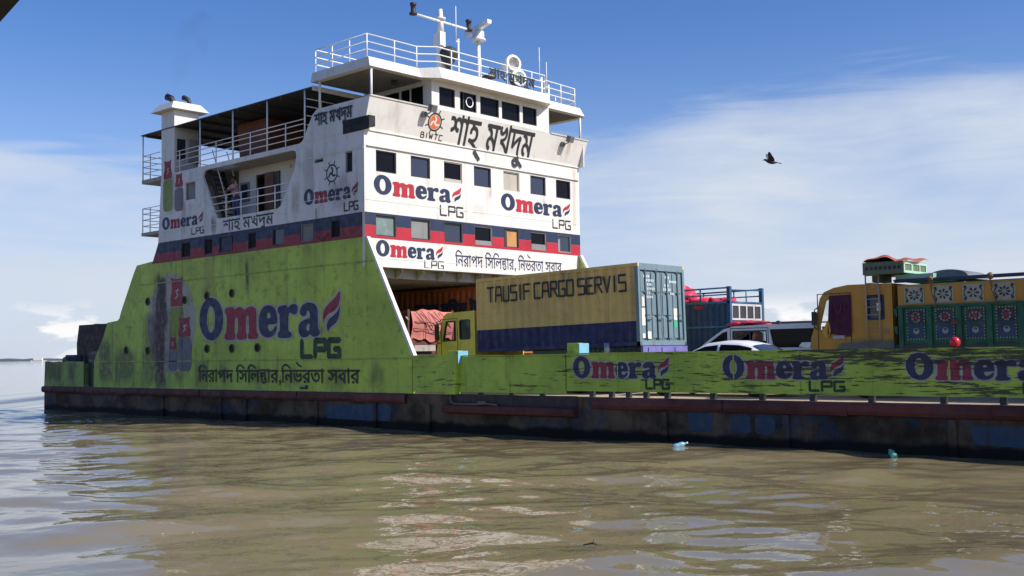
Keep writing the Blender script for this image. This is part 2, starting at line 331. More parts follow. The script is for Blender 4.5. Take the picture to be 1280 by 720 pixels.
# ---------------------------------------------------------------- materials
def mat(name): 
    m = bpy.data.materials.new(name); m.use_nodes = True
    return m, m.node_tree.nodes, m.node_tree.links, m.node_tree.nodes['Principled BSDF']
def noise(N, L, vec, scale, detail=5, rough=.55):
    n = N.new('ShaderNodeTexNoise'); n.inputs['Scale'].default_value = scale; n.inputs['Detail'].default_value = detail; n.inputs['Roughness'].default_value = rough
    L.new(vec, n.inputs['Vector']); return n.outputs[0]
def mapping(N, L, vec, sc, loc=(0, 0, 0)):
    m = N.new('ShaderNodeMapping'); m.inputs['Scale'].default_value = sc; m.inputs['Location'].default_value = loc
    L.new(vec, m.inputs[0]); return m.outputs[0]
def mrange(N, L, v, a, b, c=0., d=1.):
    r = N.new('ShaderNodeMapRange'); r.interpolation_type = 'SMOOTHSTEP'
    for k, x in zip(('From Min', 'From Max', 'To Min', 'To Max'), (a, b, c, d)): r.inputs[k].default_value = x
    L.new(v, r.inputs['Value']); return r.outputs[0]
def mixc(N, L, f, a, b, kind='MIX'):
    m = N.new('ShaderNodeMixRGB'); m.blend_type = kind
    for i, v in enumerate((f, a, b)):
        if isinstance(v, (int, float)): m.inputs[i].default_value = v
        elif isinstance(v, tuple): m.inputs[i].default_value = (*v, 1) if len(v) == 3 else v
        else: L.new(v, m.inputs[i])
    return m.outputs[0]
def mth(N, L, op, a, b=0., clamp=False):
    m = N.new('ShaderNodeMath'); m.operation = op; m.use_clamp = clamp
    for i, v in enumerate((a, b)):
        if isinstance(v, (int, float)): m.inputs[i].default_value = v
        else: L.new(v, m.inputs[i])
    return m.outputs[0]
def paint(name, col, rough=.5, dirt=.35, dirt_col=(.06, .05, .035), streak=.4, rust=.1, rust_col=(.16, .055, .02), var=.12, bump=.25, fine=60, metal=0., dent=.3, chips=0., chip_col=(.05,.05,.04)):
    """weathered paint: tonal drift, vertical run-off streaks, blotches of dirt, rust specks, dented plate"""
    m, N, L, B = mat(name)
    pos = N.new('ShaderNodeNewGeometry').outputs['Position']
    big = noise(N, L, pos, .55, 3)
    c = mixc(N, L, mrange(N, L, big, .3, .7), tuple(x*(1-var) for x in col), tuple(min(1, x*(1+var)) for x in col))
    if streak:
        s = noise(N, L, mapping(N, L, pos, (3.2, 3.2, .16)), 1.0, 5, .6)
        s2 = noise(N, L, pos, .9, 3)
        f = mth(N, L, 'MULTIPLY', mrange(N, L, s, .50, .74, 0, streak), mrange(N, L, s2, .35, .65, .25, 1))
        c = mixc(N, L, f, c, dirt_col)
    if dirt:
        d = noise(N, L, pos, 2.6, 8, .68)
        c = mixc(N, L, mrange(N, L, d, .50, .78, 0, dirt), c, dirt_col)
    if rust:
        r = noise(N, L, mapping(N, L, pos, (2, 2, .6), (5, 2, 1)), 1.6, 8, .7)
        c = mixc(N, L, mrange(N, L, r, .60, .72, 0, rust), c, rust_col)
    if chips:
        r = noise(N, L, mapping(N, L, pos, (1.0, 1.0, 6.5), (1, 4, 2)), 1.5, 8, .68)
        c = mixc(N, L, mrange(N, L, r, .615, .655, 0, chips), c, chip_col)
    L.new(c, B.inputs['Base Color'])
    B.inputs['Roughness'].default_value = rough; B.inputs['Metallic'].default_value = metal
    rr = noise(N, L, pos, 4, 5); L.new(mrange(N, L, rr, .3, .7, max(0, rough-.12), min(1, rough+.15)), B.inputs['Roughness'])
    if bump:
        h = mth(N, L, 'ADD', mth(N, L, 'MULTIPLY', noise(N, L, pos, 1.1, 3), dent*.12), mth(N, L, 'MULTIPLY', noise(N, L, pos, fine, 3), .003))
        b = N.new('ShaderNodeBump'); b.inputs['Strength'].default_value = bump; b.inputs['Distance'].default_value = 1.0
        L.new(h, b.inputs['Height']); L.new(b.outputs[0], B.inputs['Normal'])
    return m
def glass(name, col=(.012, .013, .015), rough=.08):
    m, N, L, B = mat(name); B.inputs['Base Color'].default_value = (*col, 1); B.inputs['Roughness'].default_value = rough
    B.inputs['IOR'].default_value = 1.45
    return m
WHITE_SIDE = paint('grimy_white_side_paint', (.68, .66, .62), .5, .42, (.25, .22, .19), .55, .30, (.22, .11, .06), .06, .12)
WHITE = paint('white_ship_paint', (.68, .655, .595), .45, .28, (.30, .26, .20), .34, .16, (.28, .13, .06), .03, .12)
WHITE_CLEAN = paint('white_rail_paint', (.80, .79, .76), .4, .12, (.3, .25, .2), 0, .12, (.25, .12, .06), .03, 0)
GREEN = paint('lime_green_hull_paint', (.43, .56, .064), .55, .62, (.06, .06, .025), .60, .22, (.10, .055, .02), .16, .22, chips=.35, chip_col=(.05,.055,.03))
GREEN_OLD = paint('mossy_green_hull_paint', (.32, .40, .085), .65, .85, (.05, .05, .03), .7, .35, (.08, .05, .025), .2, .3, chips=.5)
HULL = None
def hull_mat():
    m, N, L, B = mat('tarred_hull_paint')  # weed-stained
    pos = N.new('ShaderNodeNewGeometry').outputs['Position']
    c = mixc(N, L, mrange(N, L, noise(N, L, pos, .8, 6, .65), .35, .65), (.034, .025, .016), (.155, .108, .066))
    blue = noise(N, L, mapping(N, L, pos, (.55, 1, 1.1), (3.3, 0, .2)), .62, 3, .5)
    wear = noise(N, L, pos, 2.2, 8, .7)
    f = mth(N, L, 'MULTIPLY', mrange(N, L, blue, .50, .56), mrange(N, L, wear, .62, .42, .0, .55))
    c = mixc(N, L, f, c, (.026, .062, .115))
    r = noise(N, L, mapping(N, L, pos, (2, 2, .4)), 1.6, 8, .7)
    c = mixc(N, L, mrange(N, L, r, .50, .64, 0, .75), c, (.105, .045, .022))
    sep = N.new('ShaderNodeSeparateXYZ'); L.new(pos, sep.inputs[0])
    wl = mth(N, L, 'ADD', sep.outputs[2], mth(N, L, 'MULTIPLY', noise(N, L, pos, 1.5, 5), .35))
    c = mixc(N, L, mrange(N, L, wl, .52, .36), c, (.012, .012, .009))    # weed and slime along the waterline
    L.new(c, B.inputs['Base Color']); B.inputs['Roughness'].default_value = .8; B.inputs['Specular IOR Level'].default_value = .2
    h = mth(N, L, 'ADD', mth(N, L, 'MULTIPLY', noise(N, L, pos, .9, 3), .06), mth(N, L, 'MULTIPLY', noise(N, L, pos, 18, 4), .006))
    b = N.new('ShaderNodeBump'); b.inputs['Strength'].default_value = .5; b.inputs['Distance'].default_value = 1; L.new(h, b.inputs['Height']); L.new(b.outputs[0], B.inputs['Normal'])
    return m
HULL = hull_mat()
REDRUST = paint('rusty_red_oxide', (.12, .030, .022), .7, .85, (.035, .025, .02), 0, .6, (.11, .06, .04), .3, .5, fine=20)
DECKM = paint('worn_deck_steel', (.42, .33, .24), .8, .4, (.12, .09, .06), 0, .3, (.22, .12, .06), .15, .3)
def scratch(m, k=.92):
    """long horizontal scrapes down to dark plate"""
    N, L = m.node_tree.nodes, m.node_tree.links; B = N['Principled BSDF']; src = B.inputs['Base Color'].links[0].from_socket
    pos = N.new('ShaderNodeNewGeometry').outputs['Position']; sep = N.new('ShaderNodeSeparateXYZ'); L.new(pos, sep.inputs[0])
    bow = mrange(N, L, sep.outputs[0], -19, -10.5, 0.1, 1)
    topz = mrange(N, L, sep.outputs[2], 1.6, 2.25, 0.30, 1)
    amt = mth(N, L, 'MULTIPLY', mth(N, L, 'MULTIPLY', bow, topz), .15)
    sc = noise(N, L, mapping(N, L, pos, (1.0, 1.0, 12), (2, 0, 1)), 1.4, 8, .72)
    big = noise(N, L, mapping(N, L, pos, (.5, .5, 2.5), (6, 0, 1)), 1.0, 3, .5)
    th = mth(N, L, 'ADD', mth(N, L, 'ADD', sc, amt), mth(N, L, 'MULTIPLY', mth(N, L, 'SUBTRACT', big, .5), .35))
    L.new(mixc(N, L, mth(N, L, 'MULTIPLY', mrange(N, L, th, .60, .635), k), src, (.028, .022, .016)), B.inputs['Base Color'])
def bulwark_mat():
    """lime paint scraped horizontally by quays: bare dark plate shows in long scratches, most of all towards the bow's upper edge"""
    m, N, L, B = mat('scraped_lime_bulwark_paint')
    pos = N.new('ShaderNodeNewGeometry').outputs['Position']
    sep = N.new('ShaderNodeSeparateXYZ'); L.new(pos, sep.inputs[0])
    big = noise(N, L, pos, .8, 4)
    c = mixc(N, L, mrange(N, L, big, .3, .7), (.32, .45, .040), (.47, .62, .065))
    c = mixc(N, L, mrange(N, L, noise(N, L, pos, 3, 8, .65), .52, .75, 0, .5), c, (.12, .14, .03))
    st = noise(N, L, mapping(N, L, pos, (4, 4, .3)), 1, 5, .6)
    c = mixc(N, L, mrange(N, L, st, .55, .75, 0, .45), c, (.10, .09, .035))
    L.new(c, B.inputs['Base Color']); scratch(m); c = B.inputs['Base Color'].links[0].from_socket
    ch = noise(N, L, mapping(N, L, pos, (2.2, 2.2, 2.2), (7, 0, 3)), 1.6, 7, .7)
    c = mixc(N, L, mrange(N, L, ch, .66, .69, 0, .85), c, (.035, .03, .02))
    L.new(c, B.inputs['Base Color']); B.inputs['Roughness'].default_value = .5
    h = mth(N, L, 'ADD', mth(N, L, 'MULTIPLY', noise(N, L, mapping(N, L, pos, (1, 1, .5)), 1.3, 2), .05), mth(N, L, 'MULTIPLY', noise(N, L, pos, 30, 4), .003))
    b = N.new('ShaderNodeBump'); b.inputs['Strength'].default_value = .45; b.inputs['Distance'].default_value = 1; L.new(h, b.inputs['Height']); L.new(b.outputs[0], B.inputs['Normal'])
    return m
BULW = bulwark_mat()
SCRAPED = None
NAVY = paint('navy_paint', (.008, .020, .060), .5, .2, (.05, .045, .04), .25, .1, (.1, .05, .03), .1, 0)
RED = paint('red_paint', (.42, .010, .026), .5, .2, (.08, .03, .03), .25, .1, (.1, .05, .03), .1, 0)
NAVY_OLD = paint('old_navy_paint', (.030, .042, .085), .6, .3, (.05, .045, .035), .4, .15, (.1, .06, .03), .1, 0)
RED_OLD = paint('old_red_paint', (.30, .030, .045), .6, .3, (.06, .04, .03), .4, .15, (.1, .06, .03), .1, 0)
SCRN = paint('scraped_navy_lettering', (.030, .042, .085), .6, .3, bump=0); SCRR = paint('scraped_red_lettering', (.30, .030, .045), .6, .3, bump=0); SCRO = paint('scraped_pale_outline', (.42, .40, .36), .6, .4, bump=0); SCRG = paint('scraped_green_lettering', (.020, .055, .018), .6, .3, bump=0)
for q in (SCRN, SCRR, SCRO, SCRG): scratch(q, .85)
OUTL = paint('pale_lettering_outline', (.42, .40, .36), .6, .4, (.10, .09, .05), .5, .1, (.1, .06, .03), .1, 0)
DGREEN = paint('dark_green_lettering', (.020, .055, .018), .6, .3, (.06, .06, .03), .3, 0, var=.1, bump=0)
BLACKP = paint('black_lettering', (.022, .022, .024), .55, .2, (.1, .09, .07), .15, 0, var=.1, bump=0)
BLACKW = paint('weathered_black_lettering', (.022, .026, .014), .6, .55, (.14, .17, .04), .4, 0, var=.1, bump=0)
ORANGE = paint('orange_emblem_paint', (.75, .16, .04), .5, .1, bump=0, streak=0, rust=0)
GREYP = paint('grey_painted_cylinder', (.16, .16, .17), .6, .3, (.06, .05, .04), .5, .2, bump=0)
DARK = paint('dark_steel', (.028, .028, .030), .55, .3, (.08, .06, .04), 0, .25, (.09, .045, .025), .2, .1)
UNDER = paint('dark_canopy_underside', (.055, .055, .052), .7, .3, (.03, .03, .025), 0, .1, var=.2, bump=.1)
CEIL = paint('grey_white_ceiling_paint', (.36, .34, .30), .6, .3, (.12, .1, .08), 0, .25, var=.1, bump=.1)
BROWN = paint('brown_painted_wood', (.18, .062, .030), .6, .3, (.05, .03, .02), .3, .1, var=.15, bump=.1)
RAMPM = paint('rusty_brown_ramp', (.055, .036, .028), .75, .5, (.03, .025, .02), .4, .5, (.10, .045, .025), .2, .3)
GLASS = glass('dark_window_glass', (.006, .006, .008), .18)
GLASS.node_tree.nodes['Principled BSDF'].inputs['IOR'].default_value = 1.22
OPEN = paint('dark_open_window', (.010, .010, .011), .85, .2, bump=0, streak=0, rust=0)
BLUEGL = glass('blue_grey_window_glass', (.035, .042, .065), .12)
GREENGL = paint('green_curtained_glass', (.22, .30, .27), .25, .4, (.5, .5, .45), 0, 0, var=.4, bump=0)
SHUT = paint('grey_shutter', (.22, .22, .21), .6, .3, bump=0)
SHUTB = paint('beige_shutter', (.42, .38, .31), .6, .3, bump=0)
WOODW = paint('orange_wooden_shutter', (.50, .24, .08), .6, .3, bump=0)
RUBBER = paint('tyre_rubber', (.018, .018, .019), .8, .3, (.09, .07, .05), 0, 0, bump=0)
CHROME = paint('galvanised_metal', (.45, .45, .45), .35, .2, metal=.8, streak=0, rust=0, bump=0)

def clear_glass(name):
    m, N, L, B = mat(name); t = N.new('ShaderNodeBsdfTransparent'); t.inputs[0].default_value = (.80, .84, .84, 1)
    mx = N.new('ShaderNodeMixShader'); mx.inputs[0].default_value = .10
    B.inputs['Base Color'].default_value = (.02, .02, .02, 1); B.inputs['Roughness'].default_value = .05
    L.new(t.outputs[0], mx.inputs[1]); L.new(B.outputs[0], mx.inputs[2]); L.new(mx.outputs[0], N['Material Output'].inputs['Surface']); return m
CLEAR = clear_glass('clear_cab_glass')
def add_stains(m, stains, axis=0):
    """ragged soot and rust smears: (x centre, half width, z top, z bottom, colour)"""
    N, L = m.node_tree.nodes, m.node_tree.links; B = N['Principled BSDF']
    src = B.inputs['Base Color'].links[0].from_socket
    pos = N.new('ShaderNodeNewGeometry').outputs['Position']; sep = N.new('ShaderNodeSeparateXYZ'); L.new(pos, sep.inputs[0])
    wob = mth(N, L, 'MULTIPLY', mth(N, L, 'SUBTRACT', noise(N, L, mapping(N, L, pos, (1, 1, .35)), 1.4, 7, .7), .5), 1.5)
    thin = noise(N, L, mapping(N, L, pos, (5, 5, .3)), 1, 5, .6)
    for x, w, z1, z0, col, k in stains:
        d = mth(N, L, 'ABSOLUTE', mth(N, L, 'ADD', mth(N, L, 'SUBTRACT', sep.outputs[axis], x), mth(N, L, 'MULTIPLY', wob, w*1.6)))
        f = mrange(N, L, d, w*1.25, w*.55)
        f = mth(N, L, 'MULTIPLY', f, mrange(N, L, mth(N, L, 'ADD', sep.outputs[2], wob), z1+.15, z1-.35))
        f = mth(N, L, 'MULTIPLY', f, mrange(N, L, mth(N, L, 'ADD', sep.outputs[2], wob), z0-.1, z0+.6))
        f = mth(N, L, 'MULTIPLY', f, mrange(N, L, thin, .25, .55, .6*k, k))
        src = mixc(N, L, f, src, col)
    L.new(src, B.inputs['Base Color'])
SOOT, RUSTC, MOSS = (.042, .020, .018), (.12, .055, .025), (.07, .075, .03)
STAINS = [(a, .15, b-.05, b-.75, SOOT, .7) for a, b in ((-44.55, 5.03), (-39.76, 5.06), (-37.93, 5.08), (-46.45, 2.89), (-39.75, 2.87), (-37.93, 2.86), (-36.16, 2.86))][:0] + [(-43.5, .55, 6.15, 1.0, SOOT, .96), (-43.9, 1.1, 4.6, 1.0, (.070, .035, .035), .6), (-36.9, .14, 6.3, 4.9, SOOT, .85), (-39.6, .5, 6.8, 4.6, RUSTC, .35), (-46.6, .9, 3.0, 1.2, MOSS, .75), (-48.4, .7, 3.4, 1.2, MOSS, .8),
          (-40.1, .5, 2.5, 1.2, (.09, .055, .035), .7), (-38.6, .35, 2.4, 1.2, (.10, .06, .04), .6), (-36.3, .5, 2.3, 1.2, MOSS, .6), (-34, .5, 1.9, 1.2, MOSS, .7), (-31.2, .6, 2.1, 1.2, MOSS, .6), (-29, .4, 2.3, 1.2, MOSS, .6), (-33.0, .3, 6.7, 5.9, MOSS, .5), (-42, .5, 2.2, 1.2, SOOT, .6)]
add_stains(GREEN, STAINS)
add_stains(WHITE, [(25.4, .10, 9.1, 8.3, (.30, .17, .10), .6), (27.8, .12, 9.1, 8.5, (.32, .22, .14), .5), (31.2, .10, 9.1, 8.4, (.30, .17, .10), .6), (34.5, .12, 9.1, 8.2, (.33, .22, .14), .55), (28.7, .1, 6.75, 6.2, (.30, .17, .10), .5), (33.1, .14, 6.75, 6.0, (.33, .24, .16), .5), (36.5, .12, 10.5, 7.7, (.40, .32, .24), .5), (30.5, .4, 8.3, 7.6, (.45, .40, .33), .5), (35.9, .12, 11.6, 10.6, (.32, .2, .12), .6), (26.0, .3, 11.6, 10.6, (.45, .40, .34), .5)], 1)
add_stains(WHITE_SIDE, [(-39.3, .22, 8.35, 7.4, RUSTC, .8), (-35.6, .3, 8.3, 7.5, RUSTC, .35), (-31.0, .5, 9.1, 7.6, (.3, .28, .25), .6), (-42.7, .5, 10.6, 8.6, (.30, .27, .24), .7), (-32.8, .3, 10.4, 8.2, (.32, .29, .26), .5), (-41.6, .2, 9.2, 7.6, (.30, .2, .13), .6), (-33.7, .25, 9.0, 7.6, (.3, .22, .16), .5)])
add_stains(GREEN_OLD, [(-53.5, .8, 2.6, 1.3, SOOT, .6), (-51.8, .5, 2.6, 1.2, (.05, .045, .03), .7), (-54.4, .3, 2.6, 1.2, MOSS, .8)])
# ---------------------------------------------------------------- water, far shore
def build_water():
    m, N, L, B = mat('silty_river_water')
    pos = N.new('ShaderNodeNewGeometry').outputs['Position']
    big = noise(N, L, mapping(N, L, pos, (.05, .05, .05)), 1, 4)
    c = mixc(N, L, mrange(N, L, big, .35, .65), (.190, .153, .080), (.232, .188, .102))
    L.new(c, B.inputs['Base Color']); B.inputs['Roughness'].default_value = .03; B.inputs['IOR'].default_value = 1.333
    # ripple: crests run along the view's left-right, finer than the modelled waves
    v = mapping(N, L, pos, (.75, .75, .75))
    h1 = mth(N, L, 'MULTIPLY', noise(N, L, v, 2.9, 3, .5), .018)
    h2 = mth(N, L, 'MULTIPLY', noise(N, L, mapping(N, L, pos, (1, 1, 1), (9, 2, 0)), 9.0, 2, .5), .0012)
    h3 = mth(N, L, 'MULTIPLY', noise(N, L, mapping(N, L, pos, (1, 1, 1), (3, 7, 0)), .35, 2, .5), .10)
    h = mth(N, L, 'ADD', mth(N, L, 'ADD', h1, h2), h3)
    b = N.new('ShaderNodeBump'); b.inputs['Strength'].default_value = .55; b.inputs['Distance'].default_value = 1; L.new(h, b.inputs['Height']); L.new(b.outputs[0], B.inputs['Normal'])
    x0, x1, y0, y1, st = -78., 10., 5., 25., .09
    xs = np.arange(x0, x1+1e-6, st); ys = np.arange(y0, y1+1e-6, st); nx, ny = len(xs), len(ys)
    x1, y1 = xs[-1], ys[-1]
    X, Y = np.meshgrid(xs, ys); Z = np.zeros_like(X)
    rng = np.random.default_rng(11); K = 80
    for i in range(K):
        lam = math.exp(rng.uniform(math.log(.34), math.log(5.5))); k = 2*math.pi/lam
        th = R(133) + rng.normal(0, R(34)); s = .068*math.sqrt(2/K)*min(1.25, (lam/1.2)**.25)
        ph = rng.uniform(0, 6.28); a = k*(X*math.cos(th)+Y*math.sin(th))+ph
        Z += s/k*np.sin(a + .25*np.sin(a*.31+ph))
    for lam, th, A in ((19, 165, .045), (13, 110, .03)):
        Z += A*np.sin(2*math.pi/lam*(X*math.cos(R(th))+Y*math.sin(R(th)))+1.3)
    e = np.minimum.reduce([X-x0, x1-X, Y-y0, (y1-Y)*3+1.0]); fade = np.clip(e/3, 0, 1); fade = fade*fade*(3-2*fade)
    fade[-1, :] = 0; fade[0, :] = 0; fade[:, 0] = 0; fade[:, -1] = 0
    Z *= fade
    co = np.stack([X, Y, Z], -1).reshape(-1, 3)
    a = (np.arange(ny-1)[:, None]*nx+np.arange(nx-1)[None, :]).reshape(-1)
    F = np.stack([a, a+1, a+1+nx, a+nx], 1)
    Rr = 14000
    ex = [(-Rr, -Rr), (Rr, -Rr), (Rr, Rr), (-Rr, Rr)]; b0 = len(co)
    co = np.vstack([co, [(x, y, 0) for x, y in ex]])
    c00, c10, c01, c11 = 0, nx-1, (ny-1)*nx, ny*nx-1
    bottom = list(range(c00, c10+1)); right = [i*nx+nx-1 for i in range(ny)]; top = list(range(c11, c01-1, -1)); left = [i*nx for i in range(ny-1, -1, -1)]
    faces = F.tolist()
    for edge, (p, q) in zip((bottom, right, top, left), ((b0, b0+1), (b0+1, b0+2), (b0+2, b0+3), (b0+3, b0))):
        h = len(edge)//2
        for i in range(len(edge)-1): faces.append((edge[i+1], edge[i], p if i < h else q))
        faces.append((edge[h], p, q))
    me = bpy.data.meshes.new('water'); me.from_pydata(co.tolist(), [], faces)
    me.polygons.foreach_set('use_smooth', [True]*len(me.polygons)); me.materials.append(m)
    o = bpy.data.objects.new('water', me); COL.objects.link(o); o['kind'] = 'structure'
build_water()
def build_shore():
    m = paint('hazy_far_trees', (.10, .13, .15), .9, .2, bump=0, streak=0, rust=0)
    mb = MB(); rnd = random.Random(3); n = 260; prev = None
    top = []; c = Vector((-4300, 1900, 0)); d = Vector((.70, .74, 0)).normalized(); q = Vector((-d.y, d.x, 0))
    h = 9.
    vs = []; fs = []
    for i in range(n):
        h = max(5, min(15, h+rnd.uniform(-2.2, 2.2))); t = (i/n-.5)*5200
        p = c+d*t + q*(80*math.sin(i*.05))
        vs += [p+Vector((0, 0, -1)), p+Vector((0, 0, h*.8)), p+q*15+Vector((0, 0, h)), p+q*90+Vector((0, 0, h*.9)), p+q*120+Vector((0, 0, -1))]
    for i in range(n-1):
        for k in range(4): fs.append((i*5+k, i*5+5+k, i*5+6+k, i*5+1+k))
    mb.add(vs, fs); o = mb.build('far_shore', m); o['kind'] = 'structure'
build_shore()
# ---------------------------------------------------------------- the ferry
Y0, Y1, XF, ZD = 24.75, 36.85, -29.62, 1.2
SIDE = Frame((0, Y0, 0), (1, 0, 0), (0, 0, 1))            # a = X, b = Z, outwards towards the camera
FRONT = Frame((XF, 0, 0), (0, 1, 0), (0, 0, 1))           # a = Y, b = Z, outwards towards the bow
LEAN = Frame((XF, 0, 10.55), (0, 1, 0), (.34, 0, 1.13))   # flared bulwark of the bridge deck, b measured up the slope
lean_b = lambda z: (z-10.55)*math.hypot(.34, 1.13)/1.13
ferry = thing('car_ferry', 'large weathered car ferry with white superstructure above lime green sides, lying across the brown river', 'ferry', (-25, 30.8, 0))

def logo(parent, fr, a0, a1, b0, b1, lpg, oldpaint=False, outline=0., lw=.09, lpgm=None, h=.006):
    """the five painted letters, the two-coloured flame and the three capitals below"""
    mats = [NAVY_OLD if oldpaint else NAVY, RED_OLD if oldpaint else RED, OUTL, lpgm or BLACKP] if oldpaint != 'scraped' else [SCRN, SCRR, SCRO, SCRG]
    mb = MB(); H = b1-b0; Wd = a1-a0
    sh = {k: [[(a0+x*Wd, b0+y*H) for x, y in c] for c in v] for k, v in LOGO.items()}
    if outline:
        mb.k = 2
        fr.flat(mb, [(capsules([c], outline*H), 'nz') for v in sh.values() for c in v], h)
    for k, v in sh.items():
        mb.k = 1 if k in ('m', 'fr') else 0
        fr.flat(mb, [(v, 'odd')], h+.004)
    if lpg:
        mb.k = 3
        fr.flat(mb, [(block_text('LPG', *lpg, lw*(lpg[3]-lpg[2]), .28), 'nz')], h)
    return mb.build('painted_logo', mats, parent)
def lettering(parent, fr, cs, m, bold=0., h=.006, name='painted_lettering', slant=0, closed=True):
    mb = MB(); g = [(cs, 'nz')]
    if bold: g.append((capsules(cs, bold, True, 2), 'nz'))
    fr.flat(mb, g, h); return mb.build(name, m, parent)
def cylinder_painting(parent, fr, a0, a1, b0, b1, body, h=.006, top=None):
    """a painted gas bottle: collar with two ears on a round-shouldered body"""
    mb = MB(); w = a1-a0; H = b1-b0; s = b0+H*.62
    mb.k = 0; fr.flat(mb, [([rounded(a0, a1, b0, s-.02, w*.28)], 'odd')], h)
    mb.k = 1
    c = [(a0+w*.08, s), (a1-w*.08, s), (a1-w*.05, s+H*.10), (a1-w*.14, s+H*.17), (a1-w*.16, s+H*.28), (a1-w*.10, b1-H*.03), (a1-w*.20, b1-H*.025), (a1-w*.26, b1-H*.045),
         (a0+w*.26, b1-H*.045), (a0+w*.20, b1-H*.025), (a0+w*.10, b1-H*.03), (a0+w*.16, s+H*.28), (a0+w*.14, s+H*.17), (a0+w*.05, s+H*.10)]
    fr.flat(mb, [([c], 'odd')], h)
    mb.k = 2; fr.flat(mb, [(capsules([[(a0+w*.62, s+H*.20), (a0+w*.45, s+H*.19), (a0+w*.58, s+H*.13), (a0+w*.42, s+H*.10)]], w*.035, False), 'nz')], h+.003)
    return mb.build('gas_bottle_painting', [body, top or RED_OLD, OUTL], parent)
def ship_wheel(parent, fr, a, b, r, ring, disc, swirl, h=.006):
    mb = MB(); mb.k = 0
    g = [([circ(a, b, r*.80, 24), circ(a, b, r*.66, 24)], 'odd')]
    for i in range(8):
        q = math.pi/4*i+math.pi/8
        g.append((capsules([[(a+r*.72*math.cos(q), b+r*.72*math.sin(q)), (a+r*1.08*math.cos(q), b+r*1.08*math.sin(q))]], r*.055, False), 'nz'))
    fr.flat(mb, g, h)
    if disc: mb.k = 1; fr.flat(mb, [([circ(a, b, r*.60, 24)], 'odd')], h)
    mb.k = 2; g = []
    for i in range(3):
        q = 2*math.pi/3*i+.5
        l = [(a+r*t*.55*math.cos(q+t*1.3), b+r*t*.55*math.sin(q+t*1.3)) for t in (0, .3, .6, .9)]
        g.append((capsules([l], r*.09, False), 'nz'))
    fr.flat(mb, g, h+.003)
    return mb.build('emblem', [ring, disc or ring, swirl], parent)
def window(parent, fr, a0, a1, b0, b1, pane, frame=None, depth=.08, f=.045, extra=None):
    """pane set back in its opening, with a frame"""
    mb = MB(); mb.k = 0
    fr.flat(mb, [([rect(a0, a1, b0, b1)], 'odd')], -depth)
    mb.k = 1
    fr.plate(mb, [rect(a0+.002, a1-.002, b0+.002, b1-.002), rect(a0+f, a1-f, b0+f, b1-f)], -depth+.05, .045)
    if extra: extra(mb)
    return mb.build('window', [pane, frame or DARK], parent)
def railing(parent, path, zb, zs, posts, r=.022, m=None, pr=.025):
    """rails along a path, posts as children; zs are rail heights above zb"""
    m = m or WHITE_CLEAN; mb = MB()
    for z in zs: mb.tube([(x, y, zb+z) for x, y in path], r, 6)
    rl = mb.build('railing', m, parent)
    for x, y in posts:
        MB().tube([(x, y, zb-.02), (x, y, zb+max(zs)+.01)], pr, 6).build('post', m, rl)
    return rl
def along(path, n):
    P = [Vector((*p, 0)) for p in path]; ls = [(P[i+1]-P[i]).length for i in range(len(P)-1)]; T = sum(ls); out = []
    for k in range(n):
        t = T*k/(n-1)
        for i, l in enumerate(ls):
            if t <= l+1e-6 or i == len(ls)-1: q = P[i].lerp(P[i+1], min(1, t/l)); out.append((q.x, q.y)); break
            t -= l
    return out

